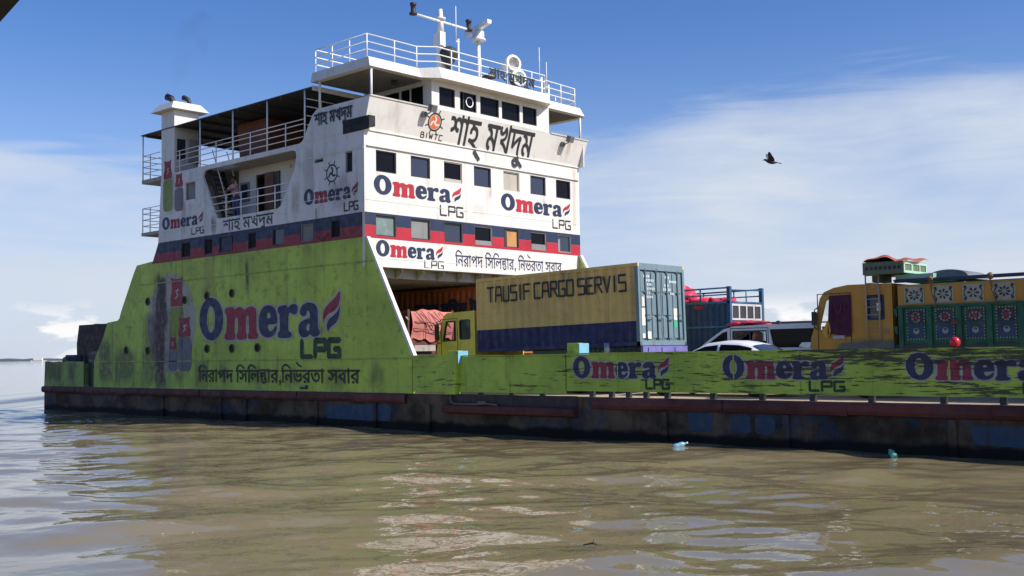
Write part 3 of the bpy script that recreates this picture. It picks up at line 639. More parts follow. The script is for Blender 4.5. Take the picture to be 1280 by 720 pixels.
# --- hull
def build_hull():
    mb = MB(); XB = 8.0
    # plan outline, slightly rounded stern corners
    pl = [(-54.85, Y0+.5), (-54.75, Y0), (XB, Y0), (XB+2.5, Y0+2.5), (XB+2.5, Y1-2.5), (XB, Y1), (-54.75, Y1), (-54.85, Y1-.5)]
    mb.prism(pl, 'z', -1.6, ZD-.012)
    hull = mb.build('hull', HULL, ferry)
    mb = MB(); mb.prism(pl, 'z', ZD-.010, ZD); mb.build('deck', DECKM, ferry)
    # rub rail in lengths, a battered half-round belting
    rnd = random.Random(5); x = -54.78
    mb = MB()
    while x < XB-.3:
        l = min(rnd.uniform(2.2, 4.5), XB-x); dz = rnd.uniform(-.015, .015); t = .13+rnd.uniform(-.015, .015)
        if not (-25.5 < x+l*.5 < -20.2):
            mb = MB()
            prof = [(Y0-.002, .86), (Y0-t*.7, .88), (Y0-t, .97), (Y0-t, 1.09), (Y0-t*.7, 1.17), (Y0-.002, 1.185)]
            n = len(prof); k = max(2, int(l/.5)); vs = []
            for i in range(k+1):
                w = rnd.uniform(-.012, .012); vs += [(x+l*i/k*.996, y-w*(1 if j in (2, 3) else 0), z+dz+w) for j, (y, z) in enumerate(prof)]
            mb.add(vs, [(i*n+j, i*n+j+1, (i+1)*n+j+1, (i+1)*n+j) for i in range(k) for j in range(n-1)])
            mb.build('rub_rail', REDRUST, ferry)
        x += l
    # low fender ledge below the side gate
    mb = MB(); mb.prism([(Y0-.002, .58), (Y0-.24, .62), (Y0-.28, .80), (Y0-.20, .86), (Y0-.002, .86)], 'x', -25.55, -20.1)
    mb.build('fender_ledge', REDRUST, ferry, .02)
    # recessed plate between the ledge and the gate
    MB().box(-25.55, -20.1, Y0-.05, Y0-.003, .87, 1.21).build('gate_sill', paint('sill_rust', (.05, .035, .03), .7, .5, rust=.5), ferry)
    for x in (-43.2, -38.7, -36.95, -32.4, -29.1, -26.4, -17.05, -13.4, -9.3, -4.5, .5):
        MB().box(x-.09, x+.09, Y0-.09, Y0-.002, -.4, .85).build('fender_bar', HULL, ferry, .02)
    # painted repair patches on the hull
    PATCH = paint('patchy_blue_primer', (.028, .060, .105), .65, .95, (.035, .03, .025), .9, .5, chips=.95, chip_col=(.03,.028,.024), bump=0)
    for a0, a1, b0, b1 in ((-16.3, -15.55, .34, .86), (-15.05, -14.4, .34, .84), (-14.3, -13.75, .33, .82), (-31.9, -28.3, .25, .78), (-8.9, -7.2, .3, .75)):
        c = rounded(a0, a1, b0, b1, .14); c = [(p[0]+rnd.uniform(-.04, .04), p[1]+rnd.uniform(-.03, .03)) for p in c]
        mb = MB(); SIDE.flat(mb, [([c], 'odd')], .006); mb.build('repair_patch', PATCH, ferry)
    # steel mooring rope lying on the ledge
    mb = MB(); mb.tube([(-25.3, Y0-.06, 1.25), (-25.25, Y0-.15, 1.0), (-25.1, Y0-.16, .90), (-24.5, Y0-.14, .895), (-24, Y0-.15, .90), (-23.6, Y0-.13, .92), (-23.2, Y0-.15, .895)], .03, 6)
    for i in range(3): mb.tube([(-23.85+.22*math.cos(t/8*6.28)*(1-.15*i), Y0-.14+.07*math.sin(t/8*6.28), .92+.03*i) for t in range(9)], .025, 6)
    mb.build('mooring_rope', paint('old_pale_rope', (.20, .15, .11), .9, .3, bump=0), ferry)
build_hull()

# --- bulwarks along the car deck
def build_bulwark():
    rnd = random.Random(8)
    # low plating from the green side towards the first post
    def panel(x0, x1, zb, zt=2.42, m=None, name='bulwark'):
        mb = MB(); k = max(1, int((x1-x0)/1.6)); tops = [zt+rnd.uniform(-.012, .012) for _ in range(k+1)]
        c = [(x0+(x1-x0)*i/k, zb) for i in range(k+1)] + [(x0+(x1-x0)*i/k, tops[i]) for i in range(k, -1, -1)]
        SIDE.plate(mb, [c], 0, .06)
        # capping strip
        for i in range(k):
            mb.box(x0+(x1-x0)*i/k+.002, x0+(x1-x0)*(i+1)/k-.002, Y0-.035, Y0+.09, zt+.004+rnd.uniform(-.01, .006), zt+.045)
        # plate seams standing slightly proud
        for i in range(1, k):
            xx = x0+(x1-x0)*i/k; mb.box(xx-.018, xx+.018, Y0-.014, Y0-.001, zb+.02, zt-.02)
        return mb.build(name, m or BULW, ferry)
    panel(-27.22, -25.5, 1.25)
    gate = panel(-24.98, -20.55, 1.27, 2.40)
    gate['label'] = 'plain lime green side gate panel'
    p1 = panel(-20.5, -13.0, 1.36); p2 = panel(-12.98, -7.5, 1.36); p3 = panel(-7.48, 8.0, 1.36)
    for s in (-1, 1): pass
    for x in [-24.1, -22.75, -21.5] + [-19.6, -18.9, -18.3, -17.7, -17.0, -15.55, -14.1, -12.7, -11.2, -9.5, -8.2, -6.5, -4.8, -3, -1, 1, 3, 5, 7]:
        MB().box(x-.07, x+.07, Y0+.01, Y0+.13, ZD, 1.37).build('stanchion', DARK, ferry)
    # the two green gate posts with pale blue inner faces
    for x0, x1, zb, zt, lean in ((-25.48, -25.02, 1.19, 2.60, .12), (-20.55, -20.12, 1.36, 2.76, 0)):
        ya = Y0-.16 if x0 < -25 else Y0+.095; yb = ya+.26
        mb = MB(); mb.hexa([(x0, ya, zb), (x1, ya, zb), (x1, yb, zb), (x0, yb, zb)], [(x0+lean, ya, zt), (x1+lean, ya, zt), (x1+lean, yb, zt), (x0+lean, yb, zt)])
        po = mb.build('gate_post', BULW, ferry, .02)
        zc = zt-.42
        MB().box(x1+lean+.002, x1+lean+.035, ya+.01, yb+.20, zc, zt-.01).build('post_plate', paint('pale_blue_paint', (.22, .52, .68), .5, .3, bump=0), po)
    # painted adverts on the bulwark
    logo(p1, SIDE, -20.24, -16.86, 1.73, 2.37, (-17.65, -16.9, 1.46, 1.70), 'scraped', .06, .15, DGREEN)
    logo(p1, SIDE, -15.2, -11.81, 1.73, 2.36, (-12.75, -11.85, 1.46, 1.68), 'scraped', .06, .15, DGREEN).name = 'painted_logo'
    logo(p2, SIDE, -10.32, -6.95, 1.73, 2.36, (-7.75, -6.95, 1.46, 1.68), 'scraped', .06, .15, DGREEN)
    # far bulwark
    mb = MB(); mb.box(-49, 8, Y1-.06, Y1, ZD, 2.42); mb.build('bulwark', BULW, ferry)
    # stern bulwark and gear
    mb = MB(); c = [(-54.78, 1.19), (-50.62, 1.19), (-50.62, 2.40)] + [(-50.62-.52*i, 2.42+rnd.uniform(-.03, .03)) for i in range(1, 8)] + [(-54.70, 2.44)]
    SIDE.plate(mb, [c], 0, .06); mb.build('bulwark', GREEN_OLD, ferry)
    mb = MB(); mb.box(-54.84, -54.78, Y0+.5, Y1-.5, 1.19, 2.40); mb.build('bulwark', GREEN_OLD, ferry)
    mb = MB(); mb.box(-53.9, -53.2, 25.3, 26.1, ZD, 2.2); mb.prism([(-54.3, 2.2), (-52.9, 2.2), (-53.4, 2.62), (-53.8, 2.75)], 'y', 25.4, 26.0); mb.tube([(-53.55, 25.2, 2.4), (-53.55, 26.2, 2.4)], .25, 10)
    mb.build('winch', DARK, ferry)
    for x in (-52.2, -51.85): MB().tube([(x, 25.2, ZD), (x, 25.2, 2.72)], .12, 10).build('bollard', DARK, ferry)
    MB().tube([(-51.5, 25.1, ZD), (-51.1, 25.1, 2.95)], .035, 6).build('lever', DARK, ferry)
    MB().box(-50.6, -49.6, Y0+.25, Y0+.9, ZD, 2.9).build('deck_locker', DARK, ferry, .03)
    # raised stern ramp
    mb = MB(); mb.hexa([(-50.1, 25.7, 1.25), (-49.8, 25.7, 1.25), (-49.8, 35.9, 1.25), (-50.1, 35.9, 1.25)], [(-51.5, 25.7, 4.25), (-51.2, 25.7, 4.25), (-51.2, 35.9, 4.25), (-51.5, 35.9, 4.25)])
    ramp = mb.build('stern_ramp', RAMPM, ferry)
    mb = MB()
    for i in range(12):
        z = 1.6+i*.21; x = -51.55+(4.25-z)/3.0*1.4+.0
        mb.box(x-.06, x+.02, 25.72, 35.88, z, z+.07)
    mb.build('ramp_rib', RAMPM, ramp)
    # ramp side cheek seen from the side
    mb = MB(); SIDE.plate(mb, [[(-52.9, 2.3), (-52.95, 3.3), (-52.72, 4.22), (-48.6, 4.22), (-49.2, 2.3)]], -.8, .08); mb.build('ramp_cheek', RAMPM, ferry)
build_bulwark()

# --- green side plating
def build_green():
    port = [(-44.55, 5.03), (-41.49, 4.96), (-39.76, 5.06), (-37.93, 5.08), (-46.45, 2.89), (-44.53, 2.85), (-39.75, 2.87), (-37.93, 2.86), (-36.16, 2.86)]
    out = [(-49.55, 1.2), (-27.2, 1.2), (-27.2, 2.42), (-29.6, 6.68), (-44.2, 6.68), (-44.25, 6.79), (-45.55, 6.70), (-45.8, 6.4), (-47.0, 4.62), (-47.12, 4.36), (-47.3, 4.27), (-48.25, 4.2), (-48.6, 3.6), (-49.2, 2.85), (-49.5, 2.45)]
    holes = [circ(a, b, .135, 14) for a, b in port]
    mb = MB(); SIDE.plate(mb, [out]+holes, 0, .10)
    side = mb.build('side_plating', GREEN, ferry)
    PORTR = paint('sooty_port_rim', (.09, .10, .04), .7, .6, bump=0)
    for a, b in port:
        mb = MB(); mb.k = 0; SIDE.flat(mb, [([circ(a, b, .135, 14)], 'odd')], .022)
        mb.k = 1; mb.lathe((a, Y0-.012, b), [(.135, .012), (.135, -.03), (.175, -.03), (.175, .012)], 'y', 18)
        mb.build('porthole', [OPEN, PORTR], side)
    # weld seams and stiffening strips
    mb = MB()
    for a0, a1, b in ((-45.3, -29.2, 5.80), (-48.9, -27.3, 2.37)): mb.box(a0, a1, Y0-.02, Y0-.001, b-.02, b+.02)
    mb.build('seam', GREEN_OLD, side)
    # white edge of the side plate towards the bow
    mb = MB(); mb.hexa([(-27.19, Y0-.012, 2.40), (-27.08, Y0-.012, 2.40), (-27.08, Y0+.14, 2.40), (-27.19, Y0+.14, 2.40)], [(-29.60, Y0-.012, 6.68), (-29.49, Y0-.012, 6.68), (-29.49, Y0+.14, 6.68), (-29.60, Y0+.14, 6.68)])
    mb.build('white_edge', WHITE, side)
    # soot and rust run-down from the overflow pipe, with its own outline
    mb = MB(); rnd = random.Random(2); l = []; r = []
    for i in range(18):
        z = 5.95-i*.262; w = .27+.10*math.sin(i*.9)+rnd.uniform(-.05, .05); c = -43.45+.05*math.sin(i*.5)+i*.012
        l.append((c-w, z)); r.append((c+w, z))
    OVAL = paint('faded_white_ground', (.40, .36, .31), .6, .95, (.16, .18, .05), .95, .3, bump=0, chips=.7, chip_col=(.2, .25, .05)); add_stains(OVAL, STAINS[:2])
    # white oval ground of the gas bottle picture
    mb.k = 1; SIDE.flat(mb, [([circ(-42.6, 4.0, 1.95, 36, 2.15)]+[circ(a, b, .23, 14) for a, b in port[:2]], 'odd')], .003)
    mb.k = 1
    mb.build('old_advert_ground', [GREYP, OVAL], side)
    cylinder_painting(side, SIDE, -42.72, -41.55, 2.55, 6.05, paint('faded_green_bottle', (.24, .28, .05), .6, .6, (.08, .07, .03), .7, .2, bump=0), .006)
    cylinder_painting(side, SIDE, -42.05, -40.95, 1.95, 4.30, GREYP, .016)
    cylinder_painting(side, SIDE, -42.75, -42.1, 1.95, 3.45, GREYP, .020)
    logo(side, SIDE, -40.33, -30.95, 3.20, 4.97, (-33.3, -31.08, 2.46, 3.06), True, .045, .19, DGREEN, .007)
    lettering(side, SIDE, fitted(bengali(['িনরাপদ', ' ', 'িসিল', ('stack', 'ন', 'ড'), 'ার', ',', 'িন', ('reph', 'ভ'), 'রতা', ' ', 'সবার']), -40.4, -29.95, 1.42, 2.28), BLACKW, .010, .024)
    # mirror side of the tunnel
    far = MB(); FR2 = Frame((0, Y1, 0), (1, 0, 0), (0, 0, 1))
    FR2.plate(far, [[(-49.55, 1.2), (-27.2, 1.2), (-27.2, 2.42), (-29.6, 6.68), (-44.2, 6.68), (-45.55, 6.70), (-47.12, 4.36), (-48.25, 4.2), (-49.5, 2.45)]], .10, .10)
    f = far.build('side_plating', GREEN, ferry)
    mb = MB(); mb.hexa([(-27.19, Y1-.16, 2.40), (-27.08, Y1-.16, 2.40), (-27.08, Y1+.012, 2.40), (-27.19, Y1+.012, 2.40)], [(-29.60, Y1-.16, 6.68), (-29.49, Y1-.16, 6.68), (-29.49, Y1+.012, 6.68), (-29.60, Y1+.012, 6.68)])
    mb.build('white_edge', WHITE, f)
    # small mooring fairlead with pale lip
    mb = MB(); mb.box(-33.4, -32.95, Y0-.03, Y0-.001, 1.28, 1.42); mb.k = 1; mb.box(-33.36, -33.05, Y0-.05, Y0-.032, 1.36, 1.41); mb.build('fairlead', [DARK, OUTL], side)
build_green()

# --- casing above the car deck
def build_house():
    # ceiling over the car deck with its beams
    mb = MB(); mb.box(-44.2, XF-.13, Y0+.11, Y1-.11, 5.64, 5.76); mb.build('car_deck_ceiling', CEIL, ferry)
    for i in range(16):
        x = -30.2-.88*i
        MB().box(x-.06, x+.06, Y0+.12, Y1-.12, 5.30, 5.638).build('ceiling_beam', CEIL, ferry)
    for i in range(11):
        y = 25.6+1.05*i
        mb = MB(); mb.prism([(XF-.14, 5.636), (XF-.14, 5.50), (XF-.50, 5.302), (XF-.50, 5.636)], 'y', y-.03, y+.03); mb.build('ceiling_bracket', CEIL, ferry)
    # side band, dark blue over red, with shuttered windows
    ws = [(-41.78, -41.08, 'd'), (-39.98, -39.36, 'd'), (-38.86, -37.9, 'n'), (-36.8, -36.25, 'd'), (-35.15, -34.40, 'b'), (-33.36, -32.58, 's'), (-31.52, -31.0, 'd')]
    outl = [(-44.2, 6.685), (-29.625, 6.685), (-29.625, 7.57), (-43.7, 7.57)]
    mb = MB(); holes = [rect(a, b, 6.78, 7.44) for a, b, k in ws]
    SIDE.plate(mb, [outl]+holes, -.004, .10); band = mb.build('lower_side_wall', NAVY_OLD, ferry)
    mb = MB(); low = [(-44.2, 6.69), (-29.63, 6.69), (-29.63, 7.10), (-43.97, 7.10)]
    SIDE.flat(mb, [([low]+[rect(a, b, 6.78, 7.10) for a, b, k in ws], 'odd')], .001); mb.build('painted_band', RED_OLD, band)
    for a, b, k in ws:
        window(band, SIDE, a, b, 6.78, 7.44, {'d': OPEN, 'n': NAVY_OLD, 'b': BLUEGL, 's': SHUT}[k], {'s': SHUT}.get(k, DARK), .07 if k != 'n' else .03)
    # white side wall with the balcony cut-out
    cut = [(-40.1, 10.1), (-40.02, 10.28), (-39.85, 10.345), (-33.85, 10.345), (-33.66, 10.28), (-33.60, 10.1), (-33.72, 9.6), (-34.45, 8.5), (-34.62, 8.28), (-34.85, 8.20), (-38.85, 8.20), (-39.05, 8.25), (-39.12, 8.4)]
    out = [(-43.70, 7.575), (-29.625, 7.575), (-29.625, 10.55), (-29.287, 11.675), (-32.33, 11.675), (-32.6, 11.50), (-33.2, 10.62), (-33.4, 10.535), (-43.45, 10.535)]
    swin = [rect(-30.68, -30.28, 9.07, 9.84), rect(-32.49, -31.96, 9.65, 9.80), rect(-41.45, -40.68, 9.22, 9.96)]
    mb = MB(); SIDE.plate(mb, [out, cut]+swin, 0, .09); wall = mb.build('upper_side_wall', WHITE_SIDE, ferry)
    for (w, g) in zip(swin, (OPEN, OPEN, SHUT)):
        window(wall, SIDE, w[0][0], w[1][0], w[0][1], w[2][1], g, SHUT)
    mb = MB(); mb.box(-32.9, -29.66, Y0-.03, Y0-.001, 9.86, 9.90); mb.box(-43.4, -33.9, Y0-.012, Y0-.001, 7.98, 8.0); mb.box(-33.6, -29.63, Y0-.012, Y0-.001, 8.28, 8.30)
    mb.box(-33.1, -29.63, Y0-.015, Y0-.001, 10.53, 10.56); mb.box(-41.6, -40.5, Y0-.03, Y0-.001, 9.98, 10.02); mb.build('ledge', WHITE, wall)
    logo(wall, SIDE, -33.13, -29.95, 8.13, 8.74, (-30.75, -29.98, 7.70, 7.99), True, 0, .11, BLACKP)
    logo(wall, SIDE, -43.35, -40.05, 8.10, 8.66, (-40.95, -40.02, 7.72, 7.98), True, 0, .11, BLACKP)
    lettering(wall, SIDE, fitted(bengali(['শাহ', ' ', 'মখদুম']), -38.57, -35.08, 7.46, 8.12), BLACKP, .010)
    lettering(wall, SIDE, fitted(bengali(['শাহ', ' ', 'মখদুম']), -32.45, -30.25, 10.86, 11.52), BLACKP, .014, .03)
    ship_wheel(wall, SIDE, -31.45, 9.16, .42, BLACKP, None, BLACKP)
    cylinder_painting(wall, SIDE, -43.28, -42.52, 8.90, 11.20, paint('green_bottle_painting', (.22, .28, .06), .6, .3, bump=0))
    cylinder_painting(wall, SIDE, -42.33, -41.63, 8.82, 10.50, GREYP)
    # black side-light screen at the corner
    mb = MB(); mb.box(-30.76, -29.30, Y0-.035, Y0-.004, 10.50, 10.98); mb.box(-29.52, -29.30, Y0-.003, Y0+.25, 10.60, 10.98); mb.build('side_light_screen', paint('dull_black_paint', (.008, .008, .008), .7, .2, bump=0), wall)
    MB().tube([(-32.35, Y0-.05, 7.95), (-32.34, Y0-.05, 6.9), (-32.0, Y0-.06, 6.72), (-31.6, Y0-.05, 6.95)], .014, 5).build('hanging_cable', DARK, wall)
    # rust run below the balcony's after corner
    # --- balcony: floor, inner wall, door, stair
    mb = MB(); mb.box(-40.5, -33.0, Y0+.10, 27.9, 8.05, 8.19); mb.build('balcony_floor', CEIL, ferry)
    IN = Frame((0, 25.95, 0), (1, 0, 0), (0, 0, 1))
    mb = MB(); IN.plate(mb, [[(-38.35, 8.2), (-33.2, 8.2), (-33.2, 10.34), (-38.35, 10.34)], rect(-38.05, -36.6, 8.21, 10.12), rect(-39.2+.0, -38.62, 9.2, 9.85)] if False else [rect(-38.45, -33.1, 8.2, 10.355), rect(-38.02, -36.75, 8.21, 10.02), rect(-35.55, -35.25, 9.25, 9.7)], 0, .06)
    inner = mb.build('balcony_wall', WHITE, ferry)
    mb = MB(); mb.box(-37.32, -36.70, 25.90, 25.945, 8.23, 10.02); mb.k = 1; mb.tube([(-37.25, 25.86, 9.1), (-37.25, 25.90, 9.1)], .03, 6)
    mb.build('door', [BROWN, DARK], inner)
    mb = MB(); mb.box(-36.66, -36.3, 25.90, 25.945, 8.23, 10.0); mb.build('door_post', DARK, inner)
    mb = MB(); mb.box(-35.56, -35.24, 25.99, 26.005, 9.24, 9.71); mb.build('window', GLASS, inner)
    mb = MB(); mb.box(-39.03, -38.50, 25.90, 25.94, 9.05, 9.75); mb.k = 1; IN.plate(mb, [rect(-39.08, -38.45, 9.0, 9.80), rect(-39.0, -38.53, 9.08, 9.72)], .055, .05)
    mb.build('window', [BLUEGL, SHUT], inner)
    MB().box(-39.25, -38.455, 25.95, 26.01, 8.2, 10.355).build('balcony_wall', WHITE, ferry)
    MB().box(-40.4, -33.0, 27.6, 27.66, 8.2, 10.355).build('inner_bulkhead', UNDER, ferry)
    mb = MB(); mb.lathe((-35.6, 25.9, 10.08), [(.0, -.05), (.07, -.04), (.085, .02), (.05, .05)], 'z', 10); mb.build('deck_lamp', WHITE_CLEAN, inner)
    st = MB()
    for y in (25.0, 25.62): st.hexa([(-39.0, y, 8.2), (-38.78, y, 8.2), (-38.78, y+.05, 8.2), (-39.0, y+.05, 8.2)], [(-40.15, y, 10.4), (-39.93, y, 10.4), (-39.93, y+.05, 10.4), (-40.15, y+.05, 10.4)])
    for i in range(9):
        z = 8.42+i*.22; x = -39.0-(z-8.2)*.52; st.box(x-.02, x+.22, 25.05, 25.62, z, z+.03)
    stair = st.build('stair', DARK, ferry)
    st = MB()
    for y in (24.98, 25.68): st.tube([(-38.75, y, 9.1), (-39.75, y, 11.2)], .02, 6); st.tube([(-38.72, y, 8.3), (-38.75, y, 9.1)], .02, 6)
    st.build('handrail', WHITE_CLEAN, stair)
    xs = along([(-39.2, 0), (-34.35, 0)], 5)
    railing(ferry, [(-39.45, Y0-.02), (-34.1, Y0-.02)], 8.2, [.32, .62, .92], [(-38.3, Y0-.02), (-37.25, Y0-.02), (-36.1, Y0-.02), (-34.95, Y0-.02)])
    # --- upper deck slab with the stairwell opening
    mb = MB()
    for x0, x1, y0, y1 in ((-45.2, -43.47, Y0+.03, Y1), (-43.47, -39.95, Y0+.1, Y1), (-39.95, -38.2, Y0+.62, Y1), (-38.2, XF-.13, Y0+.1, Y1)):
        mb.box(x0, x1, y0, y1, 10.36, 10.53)
    mb.build('upper_deck', CEIL, ferry)
    MB().box(-45.2, -43.72, Y0+.02, Y1, 8.0, 8.14).build('aft_platform', CEIL, ferry)
    MB().box(-43.68, -43.60, Y0+.1, Y1-.1, 6.7, 10.36).build('aft_wall', WHITE, ferry)
    MB().box(-44.2, -44.1, Y0+.1, Y1-.1, 5.64, 6.69).build('aft_wall', NAVY_OLD, ferry)
    for zb in (8.14, 10.53):
        railing(ferry, [(-43.65, Y0+.06), (-45.15, Y0+.06), (-45.15, Y1-.06)], zb, [.3, .58, .85, 1.1], [(-44.5, Y0+.06), (-45.15, Y0+.06)]+[(-45.15, Y0+1.7*i) for i in range(1, 8)], .018)
    railing(ferry, [(-42.3, Y0+.04), (-33.2, Y0+.04)], 10.53, [.25, .5, .74, .92], [(-42.0, Y0+.04), (-39.16, Y0+.04), (-37.9, Y0+.04), (-36.69, Y0+.04), (-34.33, Y0+.04)], .02)
    railing(ferry, [(-42.3, Y1-.06), (-33.2, Y1-.06)], 10.53, [.25, .5, .74, .92], along([(-42.3, Y1-.06), (-33.2, Y1-.06)], 7), .02)
    railing(ferry, [(-33.1, Y0+.12), (-33.1, Y0+1.6)], 10.53, [.35, .7, 1.05, 1.4, 1.7], [(-33.1, Y0+.8), (-33.1, Y0+1.6)], .02)
    # canopy with posts
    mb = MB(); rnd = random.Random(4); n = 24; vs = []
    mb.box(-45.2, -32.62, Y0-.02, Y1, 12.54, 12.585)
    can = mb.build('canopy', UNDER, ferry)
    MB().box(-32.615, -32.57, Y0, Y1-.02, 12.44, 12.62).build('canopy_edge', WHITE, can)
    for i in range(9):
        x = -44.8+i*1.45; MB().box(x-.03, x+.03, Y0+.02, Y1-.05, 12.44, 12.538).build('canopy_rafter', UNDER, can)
    for x in (-40.38, -37.93, -35.54, -33.12):
        MB().tube([(x, Y0+.04, 10.5), (x, Y0+.04, 12.55)], .032, 8).build('canopy_post', WHITE_CLEAN, can)
    MB().tube([(-45.15, Y0+.06, 10.5), (-45.15, Y0+.06, 12.54)], .032, 8).build('canopy_post', WHITE_CLEAN, can)
    for x in (-44.5, -41.2, -38, -34.8):
        for y in (30.8, Y1-.1):
            MB().tube([(x, y, 10.5), (x, y, 12.55)], .032, 8).build('canopy_post', WHITE_CLEAN, can)
    # brown locker, casing behind the funnel, cabin behind the wheelhouse
    mb = MB(); mb.hexa([(-39.5, 26.2, 10.54), (-37.65, 26.2, 10.54), (-37.65, 28, 10.54), (-39.5, 28, 10.54)], [(-39.75, 26.2, 12.42), (-37.65, 26.2, 12.42), (-37.65, 28, 12.42), (-39.75, 28, 12.42)])
    lk = mb.build('deck_cabin', BROWN, ferry); 
    mb = MB(); [mb.box(-39.55, -37.66, 26.17, 26.198, z, z+.05) for z in (10.7, 11.5, 12.3)]; mb.build('batten', BROWN, lk)
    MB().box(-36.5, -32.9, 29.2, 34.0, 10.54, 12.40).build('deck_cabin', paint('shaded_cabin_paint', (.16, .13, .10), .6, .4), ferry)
    # funnel
    mb = MB(); mb.box(-43.45, -42.38, Y0, 25.95, 10.54, 13.32); fn = mb.build('funnel', WHITE, ferry, .01)
    MB().box(-42.378, -42.36, 24.88, 25.28, 11.15, 12.05).build('door', DARK, fn); MB().box(-42.378, -42.2, 25.42, 25.85, 11.05, 12.05).build('ventilation_box', paint('grey_box', (.30, .29, .27), .6), fn)
    x0, x1, y0, y1 = -43.45, -42.38, Y0, 25.95
    mb = MB(); mb.hexa([(x0-.42, y0-.30, 13.325), (x1+.30, y0-.30, 13.325), (x1+.30, y1+.35, 13.325), (x0-.42, y1+.35, 13.325)], [(x0-.12, y0-.06, 13.68), (x1+.05, y0-.06, 13.68), (x1+.05, y1+.06, 13.68), (x0-.12, y1+.06, 13.68)])
    mb.build('funnel_cap', WHITE, fn)
    for x, y, r in ((-43.1, 25.1, .17), (-42.75, 25.7, .13)):
        mb = MB(); mb.tube([(x, y, 13.6), (x, y, 13.85), (x-.06, y-.04, 13.98), (x-.28, y-.12, 14.08)], [r*.7, r*.7, r*.85, r*.95], 10); mb.build('exhaust_pipe', DARK, fn)
build_house()

# --- front face of the superstructure
def build_front():
    U = [(25.29, 26.26), (26.97, 27.95), (28.67, 29.65), (30.30, 31.27), (32.00, 32.96), (33.64, 34.61), (35.29, 36.25)]
    Lw = [(25.26, 26.23), (26.95, 27.93), (28.65, 29.64), (30.30, 31.30), (31.98, 32.89), (33.62, 34.60), (35.32, 36.24)]
    mb = MB()
    FRONT.plate(mb, [rect(Y0-.003, Y1+.003, 5.64, 10.55)] + [rect(a, b, 9.07, 9.85) for a, b in U] + [rect(a, b, 6.75, 7.50) for a, b in Lw], 0, .12)
    wall = mb.build('front_wall', WHITE, ferry)
    mb = MB(); FRONT.flat(mb, [([rect(Y0, Y1, 7.125, 7.575)]+[rect(a, b, 7.125, 7.50) for a, b in Lw], 'odd')], .004)
    mb.build('painted_band', NAVY, wall)
    mb = MB(); FRONT.flat(mb, [([rect(Y0, Y1, 6.66, 7.12)]+[rect(a, b, 6.75, 7.12) for a, b in Lw], 'odd')], .004)
    mb.build('painted_band', RED, wall)
    # ledge over the upper windows, drip edges, weld lines
    mb = MB(); FRONT.block(mb, Y0+.1, Y1-.05, 9.94, 9.975, .001, .07); mb.build('ledge', WHITE, wall)
    mb = MB()
    for z in (8.02, 5.95): FRONT.block(mb, Y0+.05, Y1-.05, z-.008, z+.008, .001, .010)
    FRONT.block(mb, Y0, Y1, 5.642, 5.70, .001, .03)
    FRONT.block(mb, Y0+.02, Y1+.02, 10.50, 10.548, .001, .05); mb.build('ledge', WHITE, wall)
    kinds = 'gggg s g g'.replace(' ', '')
    for i, (a, b) in enumerate(U):
        pane = SHUTB if i == 4 else (BLUEGL if i in (1, 3, 5) else GLASS)
        ex = None
        if i == 2: ex = lambda mb, a=a, b=b: FRONT.block(mb, a+.05, b-.05, 9.08, 9.20, -.06, -.02)
        window(wall, FRONT, a, b, 9.07, 9.85, pane, SHUTB if i in (2, 4) else DARK, .085, .04, ex)
    for i, (a, b) in enumerate(Lw):
        pane = (GREENGL, SHUT, BLUEGL, GLASS, WOODW, GLASS, BLUEGL)[i]
        def ex(mb, a=a, b=b, i=i):
            if i == 3: FRONT.block(mb, a+.05, b-.05, 6.76, 6.93, -.06, -.02)
            if i == 5: FRONT.block(mb, a+.05, b-.05, 6.76, 7.0, -.06, -.02)
            if i == 6: FRONT.block(mb, a+.05, a+.18, 6.76, 7.3, -.06, -.01)
            if i == 4: FRONT.block(mb, a+.05, a+.2, 6.76, 7.45, -.06, -.02)
        window(wall, FRONT, a, b, 6.75, 7.50, pane, SHUT if i in (3, 5, 6) else DARK, .085, .045, ex)
    logo(wall, FRONT, 25.18, 29.60, 8.25, 8.97, (28.46, 29.66, 7.76, 8.12), False, 0, .10)
    logo(wall, FRONT, 31.83, 36.22, 8.25, 8.95, (35.04, 36.20, 7.76, 8.11), False, 0, .10)
    logo(wall, FRONT, 25.26, 28.58, 6.02, 6.62, (27.62, 28.58, 5.70, 5.97), False, 0, .10)
    lettering(wall, FRONT, fitted(bengali(['িনরাপদ', ' ', 'িসিল', ('stack', 'ন', 'ড'), 'ার', ',', ' ', 'িন', ('reph', 'ভ'), 'রতা', ' ', 'সবার']), 29.22, 35.56, 5.78, 6.54), NAVY, .005)
    # --- flared bridge-deck bulwark
    top = lean_b(11.68)
    mb = MB(); LEAN.plate(mb, [[(Y0-.003, .002), (Y1, .002), (Y1+.22, top*.45), (Y1+.24, top), (34.55, top), (27.75, top), (Y0-.003, top)]], 0, .06)
    para = mb.build('bridge_bulwark', WHITE, ferry)
    mb = MB(); LEAN.block(mb, Y0, 27.7, top+.002, top+.05, -.08, .03); mb.build('capping_rail', WHITE, para); mb = MB(); LEAN.block(mb, 34.6, Y1+.24, top+.002, top+.05, -.08, .03); mb.build('capping_rail', WHITE, para)
    # far side bulwark of the bridge wing
    MB().box(-33.2, -29.35, Y1+.0, Y1+.06, 10.54, 11.68).build('bridge_bulwark', WHITE, ferry)
    name = bengali(['শাহ্', ' ', 'মখদুম'])
    nz = fitted(name, 28.85, 33.65, 10.06, 11.66); cut_ = lambda c: max(q[1] for q in c) < 10.66
    lettering(para, LEAN, [[(a, max(.02, lean_b(b))) for a, b in c] for c in nz if not cut_(c)], BLACKP, .018, .012)
    lettering(wall, FRONT, [c for c in nz if cut_(c)], BLACKP, .016, .056)
    ship_wheel(para, LEAN, 28.03, lean_b(11.22), .44, BLACKP, ORANGE, WHITE, .006)
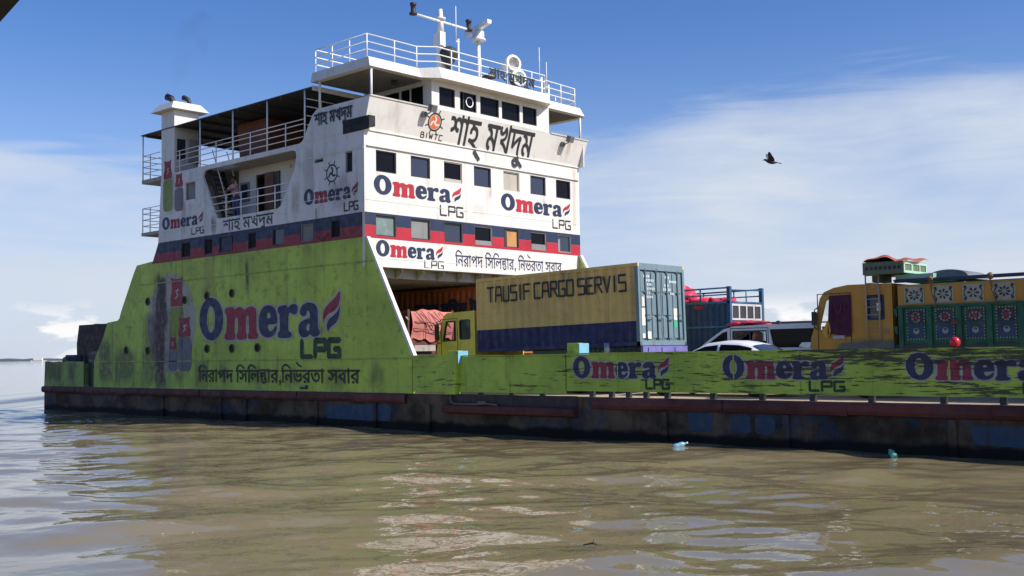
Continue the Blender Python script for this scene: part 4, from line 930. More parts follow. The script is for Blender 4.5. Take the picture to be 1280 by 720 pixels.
    lettering(para, LEAN, block_text('BIWTC', 27.45, 28.55, lean_b(10.60), lean_b(10.79), .020), BLACKP, 0)
    # flood lamps on brackets
    for y, z in ((27.55, 11.42), (35.6, 11.35)):
        mb = MB(); p = LEAN.p(y, lean_b(z), 0)
        mb.tube([p, p+Vector((.22, 0, .06)), p+Vector((.3, .0, .12))], .025, 6)
        mb.hexa([(p.x+.2, y-.15, p.z+.10), (p.x+.40, y-.15, p.z+.02), (p.x+.40, y+.12, p.z+.02), (p.x+.2, y+.12, p.z+.10)], [(p.x+.3, y-.15, p.z+.34), (p.x+.50, y-.15, p.z+.26), (p.x+.50, y+.12, p.z+.26), (p.x+.3, y+.12, p.z+.34)])
        mb.box(p.x+.02, p.x+.14, y-.28, y-.12, z-.12, z+.05)
        mb.build('flood_lamp', paint('flood_lamp_grey', (.14, .14, .14), .5, bump=0), para)
    # --- wheelhouse
    WX = -29.28; WH = Frame((WX, 0, 0), (0, 1, 0), (0, 0, 1))
    bw = [(28.14, 28.97), (29.24, 30.15), (30.36, 31.43), (31.60, 32.67), (32.85, 33.72)]
    mb = MB(); WH.plate(mb, [rect(27.75, 34.5, 11.685, 12.98)]+[rect(a, b, 11.86, 12.58) for a, b in bw], 0, .10)
    WS = Frame((0, 27.75, 0), (1, 0, 0), (0, 0, 1)); sw = [(-32.0, -31.1), (-30.98, -30.5), (-30.42, -29.75)]
    WS.plate(mb, [[(-33.2, 10.54), (-29.75, 10.54), (-29.45, 11.70), (WX-.102, 11.70), (WX-.102, 12.98), (-33.2, 12.98)]]+[rect(a, b, 11.86, 12.62) for a, b in sw], 0, .08)
    mb.box(-33.2, -33.1, 27.84, 34.5, 10.54, 12.98); mb.box(-33.09, -29.75, 34.42, 34.5, 10.54, 12.98); mb.box(-29.75, WX-.102, 34.42, 34.5, 11.70, 12.98)
    wh = mb.build('wheelhouse', WHITE, ferry)
    for i, (a, b) in enumerate(bw):
        ex = None
        if i == 1:
            def ex(mb):
                mb.k = 2; mb.add([WH.p(x, z, -.03) for x, z in circ(29.80, 12.24, .21, 20)] + [WH.p(x, z, -.03) for x, z in circ(29.80, 12.24, .165, 20)], [(j, (j+1) % 20, 20+(j+1) % 20, 20+j) for j in range(20)])
                mb.k = 1; WH.block(mb, 29.42, 29.47, 11.87, 12.57, -.06, -.01)
        w = window(wh, WH, a, b, 11.86, 12.58, GLASS, DARK, .07, .035, ex)
        if i == 1: w.data.materials.append(WHITE_CLEAN)
    for a, b in sw: window(wh, WS, a, b, 11.86, 12.62, GLASS, DARK, .06, .03)
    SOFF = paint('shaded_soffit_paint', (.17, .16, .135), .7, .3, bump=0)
    # bridge roof with stepped front
    ro = [(-29.30, Y0+.02), (-29.28, 27.25), (-28.80, 27.85), (-28.75, 34.0), (-29.28, 34.45), (-29.28, 36.9), (-29.75, 37.3), (-32.72, 37.3), (-32.72, Y0+.02)]
    ri = [(-29.42, Y0+.06), (-29.40, 27.2), (-28.92, 27.8), (-28.87, 34.03), (-29.40, 34.5), (-29.44, 36.8), (-29.95, 37.05), (-32.68, 37.05), (-32.68, Y0+.06)]
    n = len(ro); mb = MB()
    z = lambda p: 12.76 + .10*max(0, min(1, (p[0]+32.7)/4))
    mb.box(-32.5, -29.5, 27.9, 34.2, 12.742, 12.757) if False else None
    vs = [(x, y, 12.76) for x, y in ro] + [(x, y, 13.12+(.06 if 27.5 < y < 34.3 and x > -29.2 else 0)) for x, y in ri]
    fs = [(i, (i+1) % n, n+(i+1) % n, n+i) for i in range(n)]
    t = geometry.tessellate_polygon([[Vector((*p, 0)) for p in ro]])
    mb.add(vs, fs + [tuple(q) for q in t] + [tuple(i+n for i in q) for q in t])
    roof = mb.build('bridge_roof', WHITE, ferry)
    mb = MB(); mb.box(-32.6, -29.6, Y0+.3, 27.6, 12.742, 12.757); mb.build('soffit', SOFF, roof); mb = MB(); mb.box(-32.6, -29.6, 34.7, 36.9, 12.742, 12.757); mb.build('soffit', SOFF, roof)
    for x, y in ((-29.42, Y0+.18), (-32.3, Y0+.12), (-29.42, 36.75), (-32.3, 36.8)):
        MB().tube([(x, y, 11.6), (x, y, 12.78)], .045, 8).build('roof_post', WHITE_CLEAN, roof)
    mb = MB(); mb.lathe((-30.3, 26.8, 12.66), [(.03, .08), (.12, .06), (.12, -.04), (.0, -.07)], 'z', 12); mb.build('deck_lamp', DARK, roof)
    # roof railing
    path = [(-32.6, 37.0), (-32.6, Y0+.16), (-29.62, Y0+.16), (-29.6, 27.3), (-29.1, 27.9), (-29.05, 34.0), (-29.55, 34.6), (-29.65, 36.7), (-30.2, 37.0), (-32.6, 37.0)]
    posts = [(-32.6, Y0+.16), (-31.6, Y0+.16), (-30.6, Y0+.16), (-29.62, Y0+.16), (-29.6, 26.2), (-29.6, 27.3), (-29.07, 28.6), (-29.07, 30.2), (-29.06, 31.7), (-29.06, 33.2), (-29.5, 34.5), (-29.6, 35.7), (-29.65, 36.7), (-31, 37.0), (-32.6, 36.9), (-32.6, 34), (-32.6, 31), (-32.6, 28)]
    railing(ferry, path, 13.12, [.32, .60, .88], posts, .024)
    # standing name letters on the roof edge
    nm = bengali(['শাহ', ' ', 'মখদুম'])
    SG = Frame((-28.97, 0, 0), (0, 1, 0), (0, 0, 1)); mb = MB()
    P, T = fill([(fitted(nm, 30.6, 33.3, 13.20, 13.72), 'nz'), (capsules(fitted(nm, 30.6, 33.3, 13.20, 13.72), .010, True, 2), 'nz')])
    nP = len(P); mb.add([SG.p(a, b, 0) for a, b in P]+[SG.p(a, b, -.03) for a, b in P], [tuple(int(i) for i in t) for t in T]+[tuple(int(i)+nP for i in t[::-1]) for t in T])
    for y in (30.7, 31.6, 32.5, 33.2): mb.tube([(-28.99, y, 13.1), (-28.99, y, 13.6)], .012, 5)
    mb.build('name_letters', BLACKP, ferry)
    # mast with yard and two lamps
    mx, my = -31.5, 30.4
    mb = MB(); mb.box(mx-.13, mx+.13, my-.14, my+.14, 13.12, 15.6); mb.tube([(mx, my, 15.58), (mx, my, 16.55)], [.14, .08], 10); mb.box(mx-.2, mx+.2, my-.22, my+.05, 15.0, 15.5); mb.lathe((mx, my, 16.15), [(.0, -.03), (.22, -.03), (.22, .03), (0, .03)], 'z', 12)
    mast = mb.build('mast', WHITE_CLEAN, ferry)
    MB().tube([(mx+.05, 28.95, 16.02), (mx+.05, 31.95, 16.02)], .055, 8).build('yard', WHITE_CLEAN, mast)
    for y in (28.85, 31.98):
        mb = MB(); mb.lathe((mx+.05, y, 16.02), [(0, -.05), (.16, -.05), (.16, .02), (.10, .05), (.10, .30), (.13, .32), (.13, .42), (0, .44)], 'z', 12); mb.build('masthead_lamp', paint('lamp_housing', (.025, .018, .03), .5, bump=0), mast)
    mb = MB(); mb.lathe((mx+.35, my+.1, 14.5), [(0, -.55), (.10, -.45), (.20, -.25), (.36, .05), (.38, .2), (.30, .36), (.14, .44), (0, .45)], 'z', 16); mb.build('day_shape', paint('dark_green_canvas', (.03, .035, .028), .6, bump=0), mast)
    mb = MB(); mb.tube([(mx+.2, my+.3, 13.1), (mx+.2, my+.3, 14.1)], .1, 8); mb.build('day_shape_stand', paint('brown_post', (.20, .16, .13), .6, bump=0), mast)
    # radar
    rx, ry = -31.5, 32.6
    mb = MB(); mb.tube([(rx, ry, 13.1), (rx, ry, 15.7)], .085, 10); mb.tube([(rx+.6, ry+.45, 13.12), (rx, ry, 14.3)], .06, 8)
    rad = mb.build('radar_mast', WHITE_CLEAN, ferry)
    mb = MB(); mb.lathe((rx, ry, 15.68), [(0, 0), (.32, 0), (.32, .06), (.25, .10), (.25, .38), (.16, .44), (0, .44)], 'z', 16); mb.build('radar_gearbox', WHITE_CLEAN, rad)
    d = Vector((-.94, .337, 0)).normalized(); pz = Vector((rx, ry, 16.22)); s_ = Vector((-d.y, d.x, 0))
    mb = MB(); a, b = pz-d*1.05, pz+d*1.15
    q = lambda p: [p+s_*.10+Vector((0, 0, -.09)), p-s_*.10+Vector((0, 0, -.09)), p-s_*.13+Vector((0, 0, .09)), p+s_*.10+Vector((0, 0, .12))]
    A, Bq = q(a), q(b); mb.add(A+Bq, [(0,1,2,3),(7,6,5,4),(0,4,5,1),(1,5,6,2),(2,6,7,3),(3,7,4,0)]); mb.build('radar_scanner', WHITE_CLEAN, rad, .03)
    # aerials
    for x, y, z0, z1, z2 in ((-31.2, 31.1, 13.1, 15.4, 16.75), (-30.6, 35.6, 13.1, 14.5, 15.8), (-30.5, 35.95, 13.1, 14.2, 15.2)):
        mb = MB(); mb.tube([(x, y, z0), (x, y, z1)], .045, 7); mb.tube([(x-.02, y-.1, z1-.2), (x-.02, y-.1, z2)], .018, 6); mb.box(x-.05, x+.03, y-.13, y+.05, z1-.15, z1-.1); mb.build('aerial', WHITE_CLEAN, ferry)
    # search lights
    hx, hy = -30.4, 33.6
    ax = Vector((.80, -.25, .10)).normalized()
    def drum(c, r, l, lit, nm, m, mg, parent):
        mb = MB(); c = Vector(c); mb.k = 0; mb.tube([c-ax*l, c-ax*l*.9, c], [r*.75, r, r], 18)
        mb.k = 2; a_ = ax.orthogonal().normalized(); b_ = ax.cross(a_); R_ = [(math.cos(2*math.pi*i/20), math.sin(2*math.pi*i/20)) for i in range(20)]
        ring = [c+ax*.01+(a_*x+b_*y)*r*1.08 for x, y in R_] + [c+ax*.03+(a_*x+b_*y)*r*.78 for x, y in R_] + [c-ax*.05+(a_*x+b_*y)*r*1.08 for x, y in R_]
        mb.add(ring, [(i, (i+1) % 20, 20+(i+1) % 20, 20+i) for i in range(20)]+[(i, (i+1) % 20, 40+(i+1) % 20, 40+i) for i in range(20)])
        mb.k = 1; mb.add([c+ax*.012+(a_*x+b_*y)*r*.80 for x, y in R_], [tuple(range(20))])
        return mb.build(nm, [m, mg, WHITE_CLEAN], parent)
    mb = MB(); mb.tube([(hx-.2, hy, 13.1), (hx-.2, hy, 14.5)], .07, 8); base = mb.build('searchlight_stand', WHITE_CLEAN, ferry)
    drum((hx, hy, 14.72), .33, .55, 0, 'searchlight', WHITE_CLEAN, paint('searchlight_lens', (.16, .15, .14), .2, bump=0), base)
    drum((hx+.35, hy-.05, 14.02), .33, .35, 0, 'searchlight', DARK, paint('green_lens', (.16, .26, .20), .25, bump=0), base)
    mb = MB(); mb.box(-30.2, -29.9, 31.2, 31.5, 13.1, 13.6); mb.tube([(-30.1, 31.35, 13.6), (-29.8, 31.75, 13.75)], [.08, .16], 10); mb.build('loud_hailer', DARK, ferry)
build_front()
# ---------------------------------------------------------------- vehicles on the car deck
def wheel(parent, x, y, r=.5, w=.28, side=-1):
    """tyre with rim; side -1 faces the camera"""
    mb = MB(); a, b = (y, y+w)
    mb.lathe((x, y, ZD+r), [(r*.58, 0), (r*.9, 0), (r, w*.18), (r, w*.82), (r*.9, w), (r*.58, w)], 'y', 20)
    t = mb.build('tyre', RUBBER, parent)
    mb = MB(); mb.lathe((x, y, ZD+r), [(0, w*.25), (r*.2, w*.1), (r*.25, w*.3), (r*.5, w*.3), (r*.585, w*.05), (r*.585, w*.95), (0, w*.95)], 'y', 16)
    mb.build('rim', CHROME, t)
def corrugated(mb, x0, x1, y, z0, z1, depth=.06, pitch=.34, out=-1):
    n = max(2, int(round((x1-x0)/pitch))); p = (x1-x0)/n; pts = []
    for i in range(n):
        a = x0+i*p
        pts += [(a, 0), (a+p*.30, 0), (a+p*.5, depth), (a+p*.80, depth)]
    pts.append((x1, 0)); k = len(pts)
    vs = [(x, y-out*d, z0) for x, d in pts]+[(x, y-out*d, z1) for x, d in pts]
    mb.add(vs, [(i, i+1, k+i+1, k+i) for i in range(k-1)])

def talsif_truck():
    t = thing('container_truck', 'yellow cab truck carrying a mustard and navy shipping container with pale blue end doors', 'truck', (-22.3, 27.6, ZD))
    t['_keep'] = 1; del t['_keep']
    Ya, Yb = 26.40, 28.86; xa, xb = -25.72, -18.98; za, zb, zm = 2.60, 5.07, 3.34
    MUST = paint('mustard_container_paint', (.72, .48, .15), .6, .32, (.09, .07, .04), .6, .3, (.16, .08, .03), .12, .15, chips=.25, chip_col=(.12, .08, .05))
    CNAVY = paint('navy_container_paint', (.016, .018, .085), .55, .3, (.05, .045, .05), .5, .15, (.1, .06, .04), .15, .1)
    TEAL = paint('faded_teal_container_doors', (.150, .225, .250), .5, .45, (.10, .11, .11), .5, .3, (.16, .09, .05), .12, .15)
    mb = MB(); mb.k = 0
    corrugated(mb, xa+.08, xb-.1, Ya+.02, zm, zb-.10); mb.k = 1; corrugated(mb, xa+.08, xb-.1, Ya+.02, za+.12, zm-.001)
    mb.k = 0; corrugated(mb, xa+.08, xb-.1, Yb-.02, za+.12, zb-.1, out=1)
    mb.box(xa+.08, xb-.1, Ya+.07, Yb-.07, zb-.06, zb-.03)
    mb.box(xa, xb, Ya, Ya+.07, zb-.10, zb); mb.box(xa, xb, Yb-.07, Yb, zb-.10, zb); mb.box(xa, xa+.08, Ya+.071, Yb-.071, zb-.1, zb)
    mb.box(xa, xa+.08, Ya, Ya+.08, zm, zb-.101); mb.box(xa, xa+.06, Ya+.09, Yb-.09, za+.1, zb-.11)
    mb.k = 1; mb.box(xa, xb, Ya, Ya+.09, za, za+.12); mb.box(xa, xb, Yb-.09, Yb, za, za+.12); mb.box(xa, xa+.08, Ya, Ya+.08, za+.121, zm-.001); mb.box(xa+.1, xb-.1, Ya+.1, Yb-.1, za+.02, za+.10)
    body = mb.build('container', [MUST, CNAVY], t)
    # end doors
    E = Frame((xb, 0, 0), (0, 1, 0), (0, 0, 1)); mid = (Ya+Yb)/2
    mb = MB(); E.plate(mb, [rect(Ya, Yb, za, zb-.101), rect(Ya+.10, Yb-.10, za+.16, zb-.2)], 0, .12); E.block(mb, Ya+.072, Yb-.072, zb-.10, zb-.002, -.12, 0); fr_ = mb.build('door_frame', TEAL, t)
    for s, (a, b) in enumerate(((Ya+.11, mid-.012), (mid+.012, Yb-.11))):
        mb = MB(); E.block(mb, a, b, za+.17, zb-.21, -.10, -.055)
        w = (b-a)/2
        for j in range(2):
            for z0, z1 in ((za+.22, za+.86), (za+.92, za+1.55), (za+1.61, zb-.26)):
                E.block(mb, a+w*j+.05, a+w*(j+1)-.05, z0, z1, -.054, -.030)
        d = mb.build('container_door', TEAL, t, .008)
        for q in (.24, .76):
            yy = a+(b-a)*q
            mb = MB(); mb.tube([(xb-.005, yy, za+.14), (xb-.005, yy, zb-.16)], .020, 8)
            for z in (za+.2, za+.9, za+1.58, zb-.24): E.block(mb, yy-.05, yy+.05, z-.03, z+.03, -.05, -.004)
            E.block(mb, yy-.02, yy+.22, za+.76, za+.79, -.005, .022)
            mb.build('lock_rod', paint('dark_teal_rod', (.04, .08, .10), .45, .2, bump=0) if (s == 0 and q < .5) else bpy.data.materials['dark_teal_rod'], d)
        # stickers and painted marks
        if s == 0:
            STK = [paint('cream_sticker', (.72, .66, .56), .5, .15, bump=0, streak=0, rust=0), paint('green_sticker', (.03, .45, .20), .5, .1, bump=0, streak=0, rust=0), paint('white_door_marks', (.62, .66, .66), .5, .3, bump=0, streak=.2, rust=0)]
            marks = ((.05, .21, .60, 1.12, 0), (.30, .46, .20, .42, 0), (.06, .18, .22, .36, 0), (.08, .20, 1.18, 1.46, 0))
        else: marks = ((.55, .72, .78, 1.14, 0), (.55, .72, .57, .76, 1))
        for u0, u1, z0, z1, k_ in marks:
            mb = MB(); E.flat(mb, [([rect(a+(b-a)*u0, a+(b-a)*u1, za+z0, za+z1)], 'odd')], -.026); mb.build('door_sticker', STK[k_], d)
        mb = MB()
        rnd = random.Random(s+3)
        for i in range(6 if s == 0 else 5):
            u = rnd.uniform(.08, .5); z = zb-.42-.125*i
            for j in range(rnd.randint(3, 6)):
                uu = u+j*.075
                if uu < .9 and not (.2 < uu < .27 or .7 < uu < .79) : E.flat(mb, [([rect(a+(b-a)*uu, a+(b-a)*(uu+.045), z, z+.07)], 'odd')], -.026)
        mb.build('door_markings', STK[2], d)
    SIDEC = Frame((0, Ya+.018, 0), (1, 0, 0), (0, 0, 1))
    mb = MB(); SIDEC.flat(mb, [(block_text('TAUSIF CARGO SERVIS', -25.20, -19.45, 4.26, 4.74, .034, .28, .42), 'nz')], .006); mb.build('painted_lettering', BLACKP, body)
    # chassis
    mb = MB(); mb.box(xa-1.9, xb+.02, Ya+.75, Ya+.85, 1.95, 2.2); mb.box(xa-1.9, xb+.02, Yb-.85, Yb-.75, 1.95, 2.2)
    for x in (-25, -23, -21, -19.3): mb.box(x-.1, x+.1, Ya+.05, Yb-.05, 2.2, 2.44)
    mb.build('chassis', DARK, t)
    mb = MB(); E.block(mb, Ya+.05, Yb-.05, 2.30, 2.58, -.02, .06)
    for y in (Ya+.3, Ya+1.0, Ya+1.7): E.block(mb, y, y+.35, 2.36, 2.54, .061, .09)
    mb.build('rear_bumper', paint('violet_bumper_paint', (.16, .14, .36), .55, .4, bump=0), t)
    for x in (-20.3, -21.5): wheel(t, x, Ya+.06); wheel(t, x, Yb-.36)
    wheel(t, -26.75, Ya+.06); wheel(t, -26.75, Yb-.36)
    for x in (-20.3, -21.5):
        mb = MB(); mb.tube([(x+.62*math.cos(q), Ya+.05, 1.82+.62*math.sin(q)) for q in np.linspace(.2, 2.94, 10)], .05, 6); mb.build('mudguard', paint('tan_mudguard', (.30, .22, .15), .7, .3, bump=0) if x == -20.3 else bpy.data.materials['tan_mudguard'], t)
        MB().tube([(x+.1, Ya-.02, 2.3), (x+.1, Ya-.02, 2.72)], .10, 10).build('air_cylinder', CHROME, t)
    # cab: flat fronted, facing the stern
    YEL = paint('olive_yellow_cab_paint', (.74, .58, .10), .5, .35, (.09, .07, .03), .5, .2, (.15, .07, .03), .12, .15)
    c0, c1 = -27.72, -25.83
    prof = [(c0, 1.75), (c1, 1.75), (c1, 4.02), (c0+.55, 4.0), (c0+.36, 3.90), (c0+.05, 2.95), (c0, 2.7)]
    CB = Frame((0, Ya, 0), (1, 0, 0), (0, 0, 1)); win = [(c0+.32, 3.02), (c0+.98, 3.02), (c0+.98, 3.72), (c0+.50, 3.72)]; win2 = rounded(c0+1.15, c0+1.68, 3.05, 3.74, .08)
    mb = MB(); CB.plate(mb, [prof, win, win2], 0, .05)
    CB2 = Frame((0, Yb-.05, 0), (1, 0, 0), (0, 0, 1)); CB2.plate(mb, [prof, win, win2], 0, .05)
    q = prof
    for i in (1, 2, 3, 6, 0): 
        a, b = q[i], q[(i+1) % 7]
        mb.add([(a[0], Ya+.001, a[1]), (b[0], Ya+.001, b[1]), (b[0], Yb-.051, b[1]), (a[0], Yb-.051, a[1])], [(0, 1, 2, 3)])
    a, b = q[4], q[5]   # screen frame
    lerp = lambda s_: (a[0]+(b[0]-a[0])*s_, a[1]+(b[1]-a[1])*s_)
    for s0, s1 in ((0, .12), (.88, 1)):
        p0, p1 = lerp(s0), lerp(s1); mb.add([(p0[0], Ya, p0[1]), (p1[0], Ya, p1[1]), (p1[0], Yb, p1[1]), (p0[0], Yb, p0[1])], [(0, 1, 2, 3)])
    cab = mb.build('cab', YEL, t)
    p0, p1 = lerp(.12), lerp(.88)
    g = MB(); g.add([(p0[0]+.02, Ya+.06, p0[1]), (p1[0]+.02, Ya+.06, p1[1]), (p1[0]+.02, Yb-.06, p1[1]), (p0[0]+.02, Yb-.06, p0[1])], [(0, 1, 2, 3)]); g.build('windscreen', CLEAR, cab)
    mb = MB(); CB.flat(mb, [([win2], 'odd')], -.03); mb.k = 1; CB.plate(mb, [win2, rounded(c0+1.19, c0+1.64, 3.09, 3.70, .06)], .012, .03); mb.build('window', [BLUEGL, DARK], cab)
    # door with its open window framed in dark rubber, mirror and handle
    mb = MB(); 
    inn = [(c0+.40, 3.07), (c0+.93, 3.07), (c0+.93, 3.67), (c0+.54, 3.67)]
    CB.plate(mb, [win, inn], .012, .05); mb.build('window', DARK, cab)
    mb = MB(); mb.tube([(c0+.26, Ya-.02, 3.75), (c0+.2, Ya-.16, 3.7), (c0+.2, Ya-.16, 3.0), (c0+.2, Ya-.02, 2.95)], .016, 6); mb.box(c0+.12, c0+.28, Ya-.2, Ya-.13, 3.08, 3.62); mb.build('mirror', DARK, cab)
    mb = MB(); CB.plate(mb, [rect(c0+.24, c0+1.06, 1.9, 3.80), rect(c0+.26, c0+1.04, 1.92, 3.78)], .006, .02); mb.build('door_seam', DARK, cab)
    mb = MB()
    for r in (.62, .70, .78): mb.tube([(-26.7+r*math.cos(q), Ya-.03-.03*(r-.6), 1.85+r*math.sin(q)) for q in np.linspace(.0, 2.6, 12)], .024, 6)
    mb.build('mudguard', bpy.data.materials['tan_mudguard'], cab)
    # whole truck stands with its nose a little down on the deck's camber
    t.rotation_euler = (0, -.018, 0)
talsif_truck()

def tarp_truck():
    t = thing('covered_truck', 'truck with roped salmon pink tarpaulin over its load, standing in the ferry tunnel', 'truck', (-33.5, 29.2, ZD))
    PINK = paint('salmon_tarpaulin', (.56, .185, .155), .75, .3, (.30, .10, .08), .3, 0, var=.12, bump=.5, dent=.5, fine=14)
    WOOD = paint('dark_red_truck_boards', (.12, .035, .03), .7, .5, bump=.1)
    x0, x1, y0, y1 = -35.5, -31.0, 28.0, 30.35
    mb = MB(); mb.box(x0, x1-.03, y0, y1, 2.35, 4.1)
    mb.box(x1-.06, x1+.04, y0-.05, y0+.06, 2.3, 4.22); mb.box(x1-.06, x1+.04, y1-.06, y1+.05, 2.3, 4.22)
    mb.build('load_body', WOOD, t)
    # tarpaulin: top and hanging rear face, sagging between the ropes
    mb = MB(); mb.smooth = True; n, m_ = 26, 22; vs = []; rnd = random.Random(3)
    for i in range(n+1):
        s = i/n
        for j in range(m_+1):
            u = j/m_; y = y0+.08+(y1-y0-.16)*u; w = .035*math.sin(u*19+s*3)+.02*math.sin(u*7+s*11)
            if s < .45: p = (x1-2.0*(1-s/.45)+0, y, 4.15+.10*math.sin(math.pi*u)+w*.8-(.06*abs(math.sin(s*14))))
            else:
                q = (s-.45)/.55; p = (x1+.06+.07*math.sin(math.pi*min(1, q*1.1))+w, y, 4.17-1.12*q+(.05*math.sin(u*9)+.05*math.sin(u*23))*q)
            vs.append(p)
    k = m_+1; mb.add(vs, [(i*k+j, i*k+j+1, (i+1)*k+j+1, (i+1)*k+j) for i in range(n) for j in range(m_)])
    tp = mb.build('tarpaulin', PINK, t)
    mb = MB()
    for a, b, c, d in ((.08, .98, .35, .45), (.22, .98, .5, .4), (.38, .98, .66, .4), (.52, .98, .8, .4), (.66, .98, .95, .4), (.02, .62, .98, .55), (.02, .40, .98, .25), (.30, .6, .3, .02), (.62, .6, .6, .02), (.3, .6, .55, .2)):
        pts = [(x1+.15+.05*math.sin(math.pi*q), y0+.1+(y1-y0-.2)*(a+(c-a)*q), 3.05+1.12*(b+(d-b)*q)) for q in np.linspace(0, 1, 5)]
        mb.tube(pts, .014, 5)
    mb.build('rope', DARK, tp)
    mb = MB(); mb.box(x1-.2, x1+.1, y0+.1, y1-.1, 2.25, 2.5); mb.box(x0, x1, y0+.5, y0+.7, 1.9, 2.3); mb.box(x0, x1, y1-.7, y1-.5, 1.9, 2.3); mb.build('chassis', DARK, t)
    MB().box(x1+.1, x1+.14, y0+.2, y0+1.3, 2.62, 2.85).build('number_plate', paint('worn_plate', (.40, .36, .32), .6, .6, bump=0), t)
    mb = MB(); mb.tube([(x1+.1, y0+1.75, 2.25), (x1+.1, y0+1.75, 2.95)], .22, 14); mb.build('drum', CHROME, t)
    for z in (2.85, 3.35, 3.9):
        mb = MB(); mb.tube([(x1+.02, y0-.05, z), (x1+.12, y0-.22, z+.02), (x1+.1, y0-.05, z-.1)], .03, 6); mb.build('rope_hook', OUTL, t)
    for x in (-31.9, -33.2): wheel(t, x, y0+.1); wheel(t, x, y1-.4)
    mb = MB(); mb.box(-37.4, -35.6, y0+.1, y1-.1, 1.8, 3.9); mb.build('cab', WOOD, t, .08)
    wheel(t, -36.8, y0+.12); wheel(t, -36.8, y1-.42)
tarp_truck()

def orange_truck():
    t = thing('container_truck', 'truck with rust orange corrugated container deep in the ferry tunnel behind the yellow cab', 'truck', (-35.5, 32.5, ZD))
    OR = paint('rusty_orange_container_paint', (.42, .13, .045), .6, .5, (.07, .04, .03), .6, .5, (.12, .05, .03), .15, .2)
    x0, x1, y0, y1 = -41.5, -29.75, 31.4, 33.84
    mb = MB(); corrugated(mb, x0+.1, x1-.1, y0+.02, 2.6, 5.08); corrugated(mb, x0+.1, x1-.1, y1-.02, 2.6, 5.08, out=1)
    mb.box(x0, x1, y0, y0+.08, 5.08, 5.20); mb.box(x0, x1, y1-.08, y1, 5.08, 5.20); mb.box(x0, x1, y0, y0+.1, 2.45, 2.6); mb.box(x0, x1, y1-.1, y1, 2.45, 2.6)
    mb.box(x0+.08, x1-.08, y0+.081, y1-.081, 5.1, 5.14); mb.box(x0, x0+.08, y0, y1, 2.61, 5.07); mb.box(x1-.08, x1, y0, y1, 2.61, 5.07); mb.box(x0, x1, y0+.11, y1-.11, 2.48, 2.58)
    body = mb.build('container', OR, t)
    C = Frame((0, y0+.018, 0), (1, 0, 0), (0, 0, 1))
    lettering(body, C, fitted(bengali(['রতন', ' ', 'রিহম', ' ', 'টান']), -34.3, -30.0, 4.10, 4.72), NAVY_OLD, .045)
    mb = MB(); mb.box(x0, x1, y0+.7, y0+.85, 1.95, 2.44); mb.box(x0, x1, y1-.85, y1-.7, 1.95, 2.44); mb.build('chassis', DARK, t)
    for x in (-31, -32.3, -33.6, -40.6): wheel(t, x, y0+.05); wheel(t, x, y1-.35)
    mb = MB(); mb.box(-43.4, -41.6, y0+.05, y1-.05, 1.8, 4.0); mb.build('cab', OR, t, .08)
    wheel(t, -42.7, y0+.05); wheel(t, -42.7, y1-.35)
orange_truck()

